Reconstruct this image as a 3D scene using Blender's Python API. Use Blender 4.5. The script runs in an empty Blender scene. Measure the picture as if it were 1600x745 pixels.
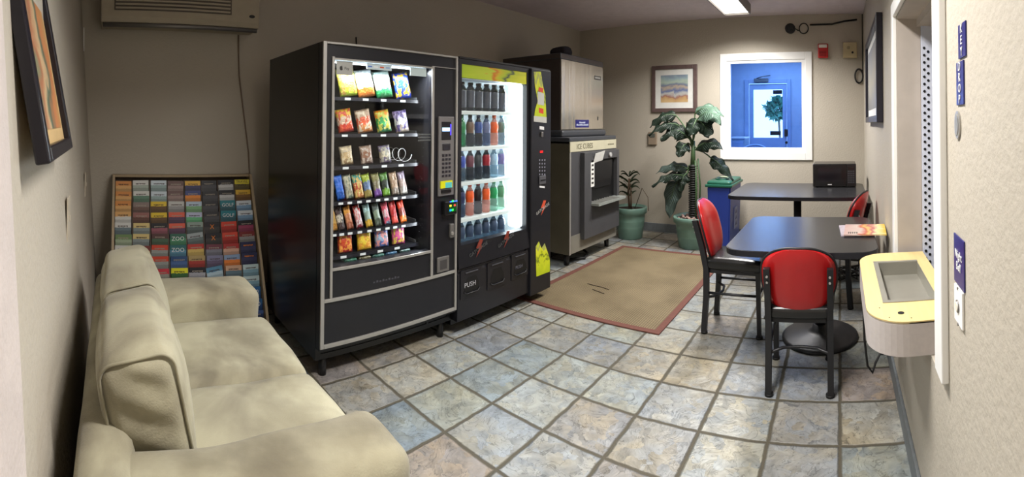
import bpy, bmesh, math, random
from mathutils import Vector, Matrix, noise
random.seed(7)
PI = math.pi
C = bpy.context.scene.collection
SC = bpy.context.scene

# ------------------------------------------------------------------ camera (cylindrical panorama, eye height 1.4 m)
F_PX, YAW, PITCH, ROLL, Y0, H = 722.32, 0.7098, 0.0161, 0.0052, 180.55, 1.4
_F = Vector((-math.sin(YAW)*math.cos(PITCH), math.cos(YAW)*math.cos(PITCH), math.sin(PITCH)))
_R = Vector((math.cos(YAW), math.sin(YAW), 0)); _U = _R.cross(_F)
_R2 = _R*math.cos(ROLL)+_U*math.sin(ROLL); _U2 = -_R*math.sin(ROLL)+_U*math.cos(ROLL)
cam_d = bpy.data.cameras.new('camera'); cam = bpy.data.objects.new('camera', cam_d); C.objects.link(cam)
cam_d.type = 'PANO'; cam_d.panorama_type = 'CENTRAL_CYLINDRICAL'
cam_d.central_cylindrical_radius = 1.0
cam_d.central_cylindrical_range_u_min = -800/F_PX; cam_d.central_cylindrical_range_u_max = 800/F_PX
cam_d.central_cylindrical_range_v_min = (Y0-745)/F_PX; cam_d.central_cylindrical_range_v_max = Y0/F_PX
cam_d.clip_start = 0.02
M_ = Matrix((( _R2.x, _U2.x, -_F.x, 0), (_R2.y, _U2.y, -_F.y, 0), (_R2.z, _U2.z, -_F.z, H), (0, 0, 0, 1)))
cam.matrix_world = M_
SC.camera = cam
def ray(x, y):
    th = (x-800)/F_PX
    return _R2*math.sin(th)+_F*math.cos(th)+_U2*((Y0-y)/F_PX)
def atX(x, y, X): d = ray(x, y); return d*(X/d.x)+Vector((0, 0, H))
def atY(x, y, Y): d = ray(x, y); return d*(Y/d.y)+Vector((0, 0, H))
def atZ(x, y, Z): d = ray(x, y); return d*((Z-H)/d.z)+Vector((0, 0, H))

# ------------------------------------------------------------------ world, lamps, exposure
SC.view_settings.view_transform = 'Standard'; SC.view_settings.look = 'None'
SC.view_settings.gamma = 1.0; SC.view_settings.exposure = 0.0; SC.view_settings.use_curve_mapping = False
W = bpy.data.worlds.new('sky'); SC.world = W; W.use_nodes = True
W.node_tree.nodes['Background'].inputs[0].default_value = (0.72, 0.9, 1.0, 1)
W.node_tree.nodes['Background'].inputs[1].default_value = 5.0
CEIL_W, CEIL_COL = 68.0, (1.0, 0.965, 0.93)      # watts of each ceiling lamp
SNACK_W, DRINK_W = 9.0, 26.0
VEST_W = 24.0
def area(name, loc, rot, sx, sy, watts, col, spread=PI, parent=None):
    l = bpy.data.lights.new(name, 'AREA'); l.shape = 'RECTANGLE'; l.size = sx; l.size_y = sy; l.energy = watts; l.color = col; l.spread = spread
    o = bpy.data.objects.new(name, l); C.objects.link(o)
    o.location = loc; o.rotation_euler = rot
    return o

# ------------------------------------------------------------------ materials
def newmat(name):
    m = bpy.data.materials.new(name); m.use_nodes = True
    nt = m.node_tree; b = nt.nodes['Principled BSDF']
    return m, nt, b
def N(nt, t, **kw):
    n = nt.nodes.new(t)
    for k, v in kw.items(): setattr(n, k, v)
    return n
def lin(c):
    f = lambda v: v/12.92 if v <= .04045 else ((v+.055)/1.055)**2.4
    return tuple(f(v) for v in c[:3])+(1,)
_mc = {}
def mat(name, c, rough=.5, metal=0., var=.06, scale=12., bump=0., bscale=80., spec=.5, emit=None, es=0., coat=0.):
    """c is sRGB 0..1; a soft noise varies the tone"""
    if name in _mc: return _mc[name]
    m, nt, b = newmat(name); L = nt.links
    tc = N(nt, 'ShaderNodeTexCoord')
    nz = N(nt, 'ShaderNodeTexNoise'); nz.inputs['Scale'].default_value = scale; nz.inputs['Detail'].default_value = 4
    L.new(tc.outputs['Object'], nz.inputs['Vector'])
    mx = N(nt, 'ShaderNodeMix', data_type='RGBA')
    c1 = lin(c); mx.inputs['A'].default_value = tuple(v*(1-var*2) for v in c1[:3])+(1,); mx.inputs['B'].default_value = tuple(min(1, v*(1+var*2)) for v in c1[:3])+(1,)
    L.new(nz.outputs['Fac'], mx.inputs['Factor']); L.new(mx.outputs['Result'], b.inputs['Base Color'])
    b.inputs['Roughness'].default_value = rough; b.inputs['Metallic'].default_value = metal
    b.inputs['Specular IOR Level'].default_value = spec
    if coat: b.inputs['Coat Weight'].default_value = coat
    if bump:
        n2 = N(nt, 'ShaderNodeTexNoise'); n2.inputs['Scale'].default_value = bscale; n2.inputs['Detail'].default_value = 3
        L.new(tc.outputs['Object'], n2.inputs['Vector'])
        bp = N(nt, 'ShaderNodeBump'); bp.inputs['Strength'].default_value = bump; bp.inputs['Distance'].default_value = .01
        L.new(n2.outputs['Fac'], bp.inputs['Height']); L.new(bp.outputs['Normal'], b.inputs['Normal'])
    if emit:
        b.inputs['Emission Color'].default_value = lin(emit); b.inputs['Emission Strength'].default_value = es
    _mc[name] = m
    return m
def thin_glass(name, tint=(1, 1, 1), gloss=.06, rough=.02):
    if name in _mc: return _mc[name]
    m = bpy.data.materials.new(name); m.use_nodes = True; nt = m.node_tree; nt.nodes.clear(); L = nt.links
    o = N(nt, 'ShaderNodeOutputMaterial'); t = N(nt, 'ShaderNodeBsdfTransparent'); g = N(nt, 'ShaderNodeBsdfGlossy')
    t.inputs['Color'].default_value = tint+(1,); g.inputs['Roughness'].default_value = rough
    lw = N(nt, 'ShaderNodeLayerWeight'); lw.inputs['Blend'].default_value = .5
    pw = N(nt, 'ShaderNodeMath', operation='POWER'); pw.inputs[1].default_value = 5; L.new(lw.outputs['Facing'], pw.inputs[0])
    fr = N(nt, 'ShaderNodeMath', operation='MULTIPLY_ADD'); fr.inputs[1].default_value = .9; fr.inputs[2].default_value = .025; L.new(pw.outputs[0], fr.inputs[0])
    mx = N(nt, 'ShaderNodeMixShader')
    L.new(fr.outputs[0], mx.inputs[0]); L.new(t.outputs[0], mx.inputs[1]); L.new(g.outputs[0], mx.inputs[2]); L.new(mx.outputs[0], o.inputs['Surface'])
    _mc[name] = m; return m
def print_mat(name, top, mid, bottom, blob=None, rough=.4, split=(.33, .68), axis='Z', nscale=5., rnd=False):
    """a printed packet or leaflet: three bands over the height, ragged by noise, with a coloured patch pattern"""
    if name in _mc: return _mc[name]
    m, nt, b = newmat(name); L = nt.links
    tc = N(nt, 'ShaderNodeTexCoord'); sp = N(nt, 'ShaderNodeSeparateXYZ'); L.new(tc.outputs['Generated'], sp.inputs[0])
    nz = N(nt, 'ShaderNodeTexNoise'); nz.inputs['Scale'].default_value = nscale; nz.inputs['Detail'].default_value = 3; L.new(tc.outputs['Generated'], nz.inputs['Vector'])
    ad = N(nt, 'ShaderNodeMath', operation='MULTIPLY_ADD'); ad.inputs[1].default_value = .10 if rnd else .25; L.new(nz.outputs['Fac'], ad.inputs[0])
    sb = N(nt, 'ShaderNodeMath', operation='SUBTRACT'); sb.inputs[1].default_value = .05 if rnd else .125
    if rnd:
        oi = N(nt, 'ShaderNodeObjectInfo'); va = N(nt, 'ShaderNodeVectorMath', operation='MULTIPLY_ADD'); va.inputs[1].default_value = (1, 1.6, 2.2)
        cx = N(nt, 'ShaderNodeCombineXYZ'); sc_ = N(nt, 'ShaderNodeMath', operation='MULTIPLY'); sc_.inputs[1].default_value = 37.; L.new(oi.outputs['Random'], sc_.inputs[0]); L.new(sc_.outputs[0], cx.inputs[1]); L.new(sc_.outputs[0], cx.inputs[0])
        L.new(tc.outputs['Generated'], va.inputs[0]); L.new(cx.outputs[0], va.inputs[2]); L.new(va.outputs[0], nz.inputs['Vector'])
    L.new(sp.outputs[axis], sb.inputs[0]); L.new(sb.outputs[0], ad.inputs[2])
    cr = N(nt, 'ShaderNodeValToRGB'); cr.color_ramp.interpolation = 'CONSTANT'
    e = cr.color_ramp.elements; e[0].position = 0; e[0].color = lin(bottom); e[1].position = split[0]; e[1].color = lin(mid)
    k = e.new(split[1]); k.color = lin(top)
    L.new(ad.outputs[0], cr.inputs[0])
    out = cr.outputs[0]
    if blob:
        n2 = N(nt, 'ShaderNodeTexNoise'); n2.inputs['Scale'].default_value = 2.0 if rnd else 4.2; n2.inputs['Detail'].default_value = 1 if rnd else 2; L.new((va if rnd else tc).outputs[0], n2.inputs['Vector'])
        r2 = N(nt, 'ShaderNodeValToRGB'); r2.color_ramp.elements[0].position = .52; r2.color_ramp.elements[1].position = .57
        L.new(n2.outputs['Fac'], r2.inputs[0])
        mx = N(nt, 'ShaderNodeMix', data_type='RGBA'); mx.inputs['B'].default_value = lin(blob)
        L.new(r2.outputs[0], mx.inputs['Factor']); L.new(out, mx.inputs['A']); out = mx.outputs['Result']
    L.new(out, b.inputs['Base Color']); b.inputs['Roughness'].default_value = rough
    if not rnd:
        n4 = N(nt, 'ShaderNodeTexNoise'); n4.inputs['Scale'].default_value = 45; n4.inputs['Detail'].default_value = 2; n4.inputs['Distortion'].default_value = 1.; L.new(tc.outputs['Object'], n4.inputs['Vector'])
        bp = N(nt, 'ShaderNodeBump'); bp.inputs['Strength'].default_value = .7; bp.inputs['Distance'].default_value = .012; L.new(n4.outputs['Fac'], bp.inputs['Height']); L.new(bp.outputs['Normal'], b.inputs['Normal'])
        b.inputs['Coat Weight'].default_value = .4; b.inputs['Coat Roughness'].default_value = .15
    _mc[name] = m; return m

def wall_mat():
    m, nt, b = newmat('tan_wall_paint'); L = nt.links
    tc = N(nt, 'ShaderNodeTexCoord')
    n1 = N(nt, 'ShaderNodeTexNoise'); n1.inputs['Scale'].default_value = 1.3; n1.inputs['Detail'].default_value = 5; L.new(tc.outputs['Object'], n1.inputs['Vector'])
    mx = N(nt, 'ShaderNodeMix', data_type='RGBA'); mx.inputs['A'].default_value = lin((.70, .668, .612)); mx.inputs['B'].default_value = lin((.745, .715, .658))
    L.new(n1.outputs['Fac'], mx.inputs['Factor']); L.new(mx.outputs['Result'], b.inputs['Base Color'])
    b.inputs['Roughness'].default_value = .62
    n2 = N(nt, 'ShaderNodeTexNoise'); n2.inputs['Scale'].default_value = 55; n2.inputs['Detail'].default_value = 3; n2.inputs['Roughness'].default_value = .55; L.new(tc.outputs['Object'], n2.inputs['Vector'])
    bp = N(nt, 'ShaderNodeBump'); bp.inputs['Strength'].default_value = .28; bp.inputs['Distance'].default_value = .010
    L.new(n2.outputs['Fac'], bp.inputs['Height']); L.new(bp.outputs['Normal'], b.inputs['Normal'])
    return m
def floor_mat():
    m, nt, b = newmat('slate_look_tiles'); L = nt.links
    tc = N(nt, 'ShaderNodeTexCoord')
    mp = N(nt, 'ShaderNodeMapping'); S = .3159
    mp.inputs['Location'].default_value = (.0097/S, -2.341/S, 0); mp.inputs['Scale'].default_value = (1/S, 1/S, 1/S)
    L.new(tc.outputs['Object'], mp.inputs['Vector'])
    # slightly wobbly joints
    wn = N(nt, 'ShaderNodeTexNoise'); wn.inputs['Scale'].default_value = 4; wn.inputs['Detail'].default_value = 3; L.new(mp.outputs[0], wn.inputs['Vector'])
    ws = N(nt, 'ShaderNodeVectorMath', operation='SUBTRACT'); ws.inputs[1].default_value = (.5, .5, .5); L.new(wn.outputs['Color'], ws.inputs[0])
    wm = N(nt, 'ShaderNodeVectorMath', operation='SCALE'); wm.inputs['Scale'].default_value = .045; L.new(ws.outputs[0], wm.inputs[0])
    wa = N(nt, 'ShaderNodeVectorMath', operation='ADD'); L.new(mp.outputs[0], wa.inputs[0]); L.new(wm.outputs[0], wa.inputs[1])
    fl = N(nt, 'ShaderNodeVectorMath', operation='FLOOR'); L.new(wa.outputs[0], fl.inputs[0])
    fr = N(nt, 'ShaderNodeVectorMath', operation='FRACTION'); L.new(wa.outputs[0], fr.inputs[0])
    s = N(nt, 'ShaderNodeSeparateXYZ'); L.new(fr.outputs[0], s.inputs[0])
    def edge(o):
        a = N(nt, 'ShaderNodeMath', operation='SUBTRACT'); a.inputs[1].default_value = .5; L.new(o, a.inputs[0])
        c = N(nt, 'ShaderNodeMath', operation='ABSOLUTE'); L.new(a.outputs[0], c.inputs[0]); return c.outputs[0]
    mxm = N(nt, 'ShaderNodeMath', operation='MAXIMUM'); L.new(edge(s.outputs['X']), mxm.inputs[0]); L.new(edge(s.outputs['Y']), mxm.inputs[1])
    gr = N(nt, 'ShaderNodeMapRange'); gr.inputs['From Min'].default_value = .462; gr.inputs['From Max'].default_value = .485; L.new(mxm.outputs[0], gr.inputs['Value'])
    # per-tile tone
    flz = N(nt, 'ShaderNodeVectorMath', operation='MULTIPLY'); flz.inputs[1].default_value = (1, 1, 0); L.new(fl.outputs[0], flz.inputs[0])
    wnz = N(nt, 'ShaderNodeTexWhiteNoise', noise_dimensions='2D'); L.new(flz.outputs[0], wnz.inputs['Vector'])
    cr = N(nt, 'ShaderNodeValToRGB'); e = cr.color_ramp.elements
    cols = [(.44, .49, .53), (.54, .56, .54), (.57, .59, .60), (.50, .52, .54), (.57, .56, .52), (.56, .60, .62), (.52, .49, .47), (.60, .60, .57)]
    e[0].position = 0; e[0].color = lin(cols[0]); e[1].position = 1; e[1].color = lin(cols[-1])
    for i, c in enumerate(cols[1:-1]): k = e.new((i+1)/(len(cols)-1)); k.color = lin(c)
    L.new(wnz.outputs['Value'], cr.inputs[0])
    # rotate/offset the mottle per tile
    off = N(nt, 'ShaderNodeVectorMath', operation='SCALE'); off.inputs['Scale'].default_value = 7.0; L.new(wnz.outputs['Color'], off.inputs[0])
    mv = N(nt, 'ShaderNodeVectorMath', operation='ADD'); L.new(off.outputs[0], mv.inputs[0]); L.new(fr.outputs[0], mv.inputs[1])
    m1 = N(nt, 'ShaderNodeTexNoise'); m1.inputs['Scale'].default_value = 2.3; m1.inputs['Detail'].default_value = 9; m1.inputs['Roughness'].default_value = .68; m1.inputs['Distortion'].default_value = .8; L.new(mv.outputs[0], m1.inputs['Vector'])
    mr = N(nt, 'ShaderNodeValToRGB'); q = mr.color_ramp.elements; q[0].position = .3; q[0].color = (.50, .50, .50, 1); q[1].position = .70; q[1].color = (1.36, 1.34, 1.30, 1)
    L.new(m1.outputs['Fac'], mr.inputs[0])
    mul = N(nt, 'ShaderNodeMix', data_type='RGBA', blend_type='MULTIPLY'); mul.inputs['Factor'].default_value = 1; L.new(cr.outputs[0], mul.inputs['A']); L.new(mr.outputs[0], mul.inputs['B'])
    # warm rusty drifts across some tiles
    m3 = N(nt, 'ShaderNodeTexNoise'); m3.inputs['Scale'].default_value = 1.3; m3.inputs['Detail'].default_value = 4; L.new(mv.outputs[0], m3.inputs['Vector'])
    r3 = N(nt, 'ShaderNodeValToRGB'); e3 = r3.color_ramp.elements; e3[0].position = .40; e3[0].color = (1.0, 1.02, 1.06, 1); e3[1].position = .66; e3[1].color = (1.16, 1.02, .80, 1); L.new(m3.outputs['Fac'], r3.inputs[0])
    mu3 = N(nt, 'ShaderNodeMix', data_type='RGBA', blend_type='MULTIPLY'); mu3.inputs['Factor'].default_value = .9; L.new(mul.outputs['Result'], mu3.inputs['A']); L.new(r3.outputs[0], mu3.inputs['B']); mul = mu3
    # clefts
    m2 = N(nt, 'ShaderNodeTexNoise'); m2.inputs['Scale'].default_value = 2.0; m2.inputs['Detail'].default_value = 3; m2.inputs['Distortion'].default_value = 2.2; m2.inputs['Roughness'].default_value = .6; L.new(mv.outputs[0], m2.inputs['Vector'])
    a = N(nt, 'ShaderNodeMath', operation='SUBTRACT'); a.inputs[1].default_value = .5; L.new(m2.outputs['Fac'], a.inputs[0])
    a2 = N(nt, 'ShaderNodeMath', operation='ABSOLUTE'); L.new(a.outputs[0], a2.inputs[0])
    cl = N(nt, 'ShaderNodeMapRange'); cl.inputs['From Min'].default_value = 0; cl.inputs['From Max'].default_value = .016; cl.inputs['To Min'].default_value = .48; cl.inputs['To Max'].default_value = 1; L.new(a2.outputs[0], cl.inputs['Value'])
    mul2 = N(nt, 'ShaderNodeMix', data_type='RGBA', blend_type='MULTIPLY'); mul2.inputs['Factor'].default_value = 1; L.new(mul.outputs['Result'], mul2.inputs['A']); L.new(cl.outputs[0], mul2.inputs['B'])
    gm = N(nt, 'ShaderNodeMix', data_type='RGBA'); gm.inputs['B'].default_value = lin((.31, .29, .24)); L.new(gr.outputs[0], gm.inputs['Factor']); L.new(mul2.outputs['Result'], gm.inputs['A'])
    L.new(gm.outputs['Result'], b.inputs['Base Color'])
    rr = N(nt, 'ShaderNodeMapRange'); rr.inputs['To Min'].default_value = .42; rr.inputs['To Max'].default_value = .8; L.new(gr.outputs[0], rr.inputs['Value']); L.new(rr.outputs[0], b.inputs['Roughness'])
    hs = N(nt, 'ShaderNodeMath', operation='SUBTRACT'); L.new(m2.outputs['Fac'], hs.inputs[0]); L.new(gr.outputs[0], hs.inputs[1])
    bp = N(nt, 'ShaderNodeBump'); bp.inputs['Strength'].default_value = .8; bp.inputs['Distance'].default_value = .008
    L.new(hs.outputs[0], bp.inputs['Height']); L.new(bp.outputs['Normal'], b.inputs['Normal'])
    return m
def suede_mat():
    m, nt, b = newmat('beige_microsuede'); L = nt.links
    tc = N(nt, 'ShaderNodeTexCoord')
    n1 = N(nt, 'ShaderNodeTexNoise'); n1.inputs['Scale'].default_value = 3.2; n1.inputs['Detail'].default_value = 6; n1.inputs['Distortion'].default_value = .8; L.new(tc.outputs['Object'], n1.inputs['Vector'])
    cr = N(nt, 'ShaderNodeValToRGB'); e = cr.color_ramp.elements; e[0].position = .32; e[0].color = lin((.51, .485, .41)); e[1].position = .62; e[1].color = lin((.68, .66, .56))
    L.new(n1.outputs['Fac'], cr.inputs[0])
    n3 = N(nt, 'ShaderNodeTexNoise'); n3.inputs['Scale'].default_value = 2.4; n3.inputs['Detail'].default_value = 5; L.new(tc.outputs['Object'], n3.inputs['Vector'])
    r3 = N(nt, 'ShaderNodeValToRGB'); q = r3.color_ramp.elements; q[0].position = .34; q[0].color = (.58, .555, .52, 1); q[1].position = .50; q[1].color = (1, 1, 1, 1); L.new(n3.outputs['Fac'], r3.inputs[0])
    mu = N(nt, 'ShaderNodeMix', data_type='RGBA', blend_type='MULTIPLY'); mu.inputs['Factor'].default_value = 1; L.new(cr.outputs[0], mu.inputs['A']); L.new(r3.outputs[0], mu.inputs['B'])
    L.new(mu.outputs['Result'], b.inputs['Base Color']); b.inputs['Roughness'].default_value = .9; b.inputs['Sheen Weight'].default_value = .15
    n2 = N(nt, 'ShaderNodeTexNoise'); n2.inputs['Scale'].default_value = 220; L.new(tc.outputs['Object'], n2.inputs['Vector'])
    bp = N(nt, 'ShaderNodeBump'); bp.inputs['Strength'].default_value = .25; bp.inputs['Distance'].default_value = .004
    L.new(n2.outputs['Fac'], bp.inputs['Height']); L.new(bp.outputs['Normal'], b.inputs['Normal'])
    return m
def rug_mat():
    m, nt, b = newmat('woven_tan_sisal'); L = nt.links
    tc = N(nt, 'ShaderNodeTexCoord')
    w1 = N(nt, 'ShaderNodeTexWave', bands_direction='X'); w1.inputs['Scale'].default_value = 18; w1.inputs['Distortion'].default_value = .6; L.new(tc.outputs['Object'], w1.inputs['Vector'])
    w2 = N(nt, 'ShaderNodeTexWave', bands_direction='Y'); w2.inputs['Scale'].default_value = 18; w2.inputs['Distortion'].default_value = .6; L.new(tc.outputs['Object'], w2.inputs['Vector'])
    mm = N(nt, 'ShaderNodeMath', operation='MULTIPLY'); L.new(w1.outputs['Fac'], mm.inputs[0]); L.new(w2.outputs['Fac'], mm.inputs[1])
    cr = N(nt, 'ShaderNodeValToRGB'); e = cr.color_ramp.elements; e[0].position = 0; e[0].color = lin((.40, .35, .26)); e[1].position = .8; e[1].color = lin((.60, .54, .41))
    L.new(mm.outputs[0], cr.inputs[0])
    n1 = N(nt, 'ShaderNodeTexNoise'); n1.inputs['Scale'].default_value = 2.5; n1.inputs['Detail'].default_value = 5; L.new(tc.outputs['Object'], n1.inputs['Vector'])
    r1 = N(nt, 'ShaderNodeValToRGB'); q = r1.color_ramp.elements; q[0].position = .35; q[0].color = (.72, .70, .66, 1); q[1].position = .6; q[1].color = (1, 1, 1, 1); L.new(n1.outputs['Fac'], r1.inputs[0])
    mu = N(nt, 'ShaderNodeMix', data_type='RGBA', blend_type='MULTIPLY'); mu.inputs['Factor'].default_value = 1; L.new(cr.outputs[0], mu.inputs['A']); L.new(r1.outputs[0], mu.inputs['B'])
    L.new(mu.outputs['Result'], b.inputs['Base Color']); b.inputs['Roughness'].default_value = .85
    bp = N(nt, 'ShaderNodeBump'); bp.inputs['Strength'].default_value = .5; bp.inputs['Distance'].default_value = .004
    L.new(mm.outputs[0], bp.inputs['Height']); L.new(bp.outputs['Normal'], b.inputs['Normal'])
    return m
def streak_steel():
    m, nt, b = newmat('brushed_steel_front'); L = nt.links
    tc = N(nt, 'ShaderNodeTexCoord'); mp = N(nt, 'ShaderNodeMapping'); mp.inputs['Scale'].default_value = (1, 4, .1); L.new(tc.outputs['Object'], mp.inputs['Vector'])
    n1 = N(nt, 'ShaderNodeTexNoise'); n1.inputs['Scale'].default_value = 1.5; n1.inputs['Detail'].default_value = 1; L.new(mp.outputs[0], n1.inputs['Vector'])
    mx = N(nt, 'ShaderNodeMix', data_type='RGBA'); mx.inputs['A'].default_value = lin((.74, .71, .66)); mx.inputs['B'].default_value = lin((.80, .77, .72)); L.new(n1.outputs['Fac'], mx.inputs['Factor'])
    L.new(mx.outputs['Result'], b.inputs['Base Color']); b.inputs['Metallic'].default_value = .8; b.inputs['Roughness'].default_value = .24
    # gentle dents across the width so reflections break in tall streaks
    mp2 = N(nt, 'ShaderNodeMapping'); mp2.inputs['Scale'].default_value = (1, 5, .25); L.new(tc.outputs['Object'], mp2.inputs['Vector'])
    n2 = N(nt, 'ShaderNodeTexNoise'); n2.inputs['Scale'].default_value = 1.5; L.new(mp2.outputs[0], n2.inputs['Vector'])
    bp = N(nt, 'ShaderNodeBump'); bp.inputs['Strength'].default_value = .25; bp.inputs['Distance'].default_value = .03
    L.new(n2.outputs['Fac'], bp.inputs['Height']); L.new(bp.outputs['Normal'], b.inputs['Normal'])
    return m
def wood_mat(name, c1, c2, direction='Z', scale=6):
    m, nt, b = newmat(name); L = nt.links
    tc = N(nt, 'ShaderNodeTexCoord'); mp = N(nt, 'ShaderNodeMapping')
    mp.inputs['Scale'].default_value = {'Z': (14, 14, 1), 'Y': (14, 1, 14), 'X': (1, 14, 14)}[direction]; L.new(tc.outputs['Object'], mp.inputs['Vector'])
    n1 = N(nt, 'ShaderNodeTexNoise'); n1.inputs['Scale'].default_value = scale; n1.inputs['Detail'].default_value = 5; n1.inputs['Distortion'].default_value = .5; L.new(mp.outputs[0], n1.inputs['Vector'])
    mx = N(nt, 'ShaderNodeMix', data_type='RGBA'); mx.inputs['A'].default_value = lin(c1); mx.inputs['B'].default_value = lin(c2); L.new(n1.outputs['Fac'], mx.inputs['Factor'])
    L.new(mx.outputs['Result'], b.inputs['Base Color']); b.inputs['Roughness'].default_value = .45
    return m
def leaf_mat(name, c1, c2, vein):
    m, nt, b = newmat(name); L = nt.links
    tc = N(nt, 'ShaderNodeTexCoord')
    uv = N(nt, 'ShaderNodeUVMap'); sp = N(nt, 'ShaderNodeSeparateXYZ'); L.new(uv.outputs[0], sp.inputs[0])
    # side veins: stripes slanting off the mid rib
    ab = N(nt, 'ShaderNodeMath', operation='SUBTRACT'); ab.inputs[1].default_value = .5; L.new(sp.outputs['X'], ab.inputs[0])
    a2 = N(nt, 'ShaderNodeMath', operation='ABSOLUTE'); L.new(ab.outputs[0], a2.inputs[0])
    ma = N(nt, 'ShaderNodeMath', operation='MULTIPLY_ADD'); ma.inputs[1].default_value = -.6; L.new(a2.outputs[0], ma.inputs[0]); L.new(sp.outputs['Y'], ma.inputs[2])
    sn = N(nt, 'ShaderNodeMath', operation='MULTIPLY'); sn.inputs[1].default_value = 75; L.new(ma.outputs[0], sn.inputs[0])
    si = N(nt, 'ShaderNodeMath', operation='SINE'); L.new(sn.outputs[0], si.inputs[0])
    n1 = N(nt, 'ShaderNodeTexNoise'); n1.inputs['Scale'].default_value = 14; L.new(tc.outputs['Object'], n1.inputs['Vector'])
    mx = N(nt, 'ShaderNodeMix', data_type='RGBA'); mx.inputs['A'].default_value = lin(c1); mx.inputs['B'].default_value = lin(c2); L.new(n1.outputs['Fac'], mx.inputs['Factor'])
    pw = N(nt, 'ShaderNodeMapRange'); pw.inputs['From Min'].default_value = .6; pw.inputs['From Max'].default_value = 1.; pw.inputs['To Max'].default_value = .45; L.new(si.outputs[0], pw.inputs['Value'])
    m2 = N(nt, 'ShaderNodeMix', data_type='RGBA'); m2.inputs['B'].default_value = lin(vein); L.new(pw.outputs[0], m2.inputs['Factor']); L.new(mx.outputs['Result'], m2.inputs['A'])
    L.new(m2.outputs['Result'], b.inputs['Base Color']); b.inputs['Roughness'].default_value = .38
    bp = N(nt, 'ShaderNodeBump'); bp.inputs['Strength'].default_value = .4; bp.inputs['Distance'].default_value = .01; L.new(si.outputs[0], bp.inputs['Height']); L.new(bp.outputs['Normal'], b.inputs['Normal'])
    return m
def art_mat(name, ramp, scale=2.0, axis='Z', amt=.35, detail=4):
    """loose painted bands of colour over the height (or width) of a picture"""
    m, nt, b = newmat(name); L = nt.links
    tc = N(nt, 'ShaderNodeTexCoord'); sp = N(nt, 'ShaderNodeSeparateXYZ'); L.new(tc.outputs['Generated'], sp.inputs[0])
    nz = N(nt, 'ShaderNodeTexNoise'); nz.inputs['Scale'].default_value = scale; nz.inputs['Detail'].default_value = detail; nz.inputs['Distortion'].default_value = .6; L.new(tc.outputs['Generated'], nz.inputs['Vector'])
    s = N(nt, 'ShaderNodeMath', operation='SUBTRACT'); s.inputs[1].default_value = .5; L.new(nz.outputs['Fac'], s.inputs[0])
    a = N(nt, 'ShaderNodeMath', operation='MULTIPLY_ADD'); a.inputs[1].default_value = amt*2; L.new(s.outputs[0], a.inputs[0]); L.new(sp.outputs[axis], a.inputs[2])
    cr = N(nt, 'ShaderNodeValToRGB'); e = cr.color_ramp.elements
    e[0].position = ramp[0][0]; e[0].color = lin(ramp[0][1]); e[1].position = ramp[-1][0]; e[1].color = lin(ramp[-1][1])
    for p, c in ramp[1:-1]: k = e.new(p); k.color = lin(c)
    L.new(a.outputs[0], cr.inputs[0]); L.new(cr.outputs[0], b.inputs['Base Color']); b.inputs['Roughness'].default_value = .35
    _mc[name] = m; return m

WALL = wall_mat(); FLOOR = floor_mat(); SUEDE = suede_mat()
CEIL = mat('ceiling_paint', (.82, .77, .78), .8, bump=.3, bscale=60)
WHITE = mat('white_trim_paint', (.95, .95, .94), .4, var=.01)
BASE = mat('grey_baseboard', (.42, .44, .45), .6, var=.12, scale=25)
BLACKM = mat('black_powder_coat', (.10, .10, .115), .42, bump=.1, bscale=300)
BLACKP = mat('black_plastic', (.065, .065, .075), .35)
BLACKS = mat('black_cabinet_side', (.075, .075, .085), .28, var=.2, scale=5)
ALU = mat('satin_aluminium', (.70, .69, .67), .35, .55)
ALU2 = mat('satin_grey_metal', (.50, .49, .48), .4, .6)
STEEL = mat('stainless_steel', (.60, .59, .55), .35, .35)
STREAK = streak_steel()
GLASS = thin_glass('clear_glass')
LETW = mat('white_lettering', (.9, .9, .9), .5)
LETK = mat('dark_lettering', (.16, .15, .13), .5)
RUBBER = mat('black_rubber', (.05, .05, .05), .6)

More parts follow.
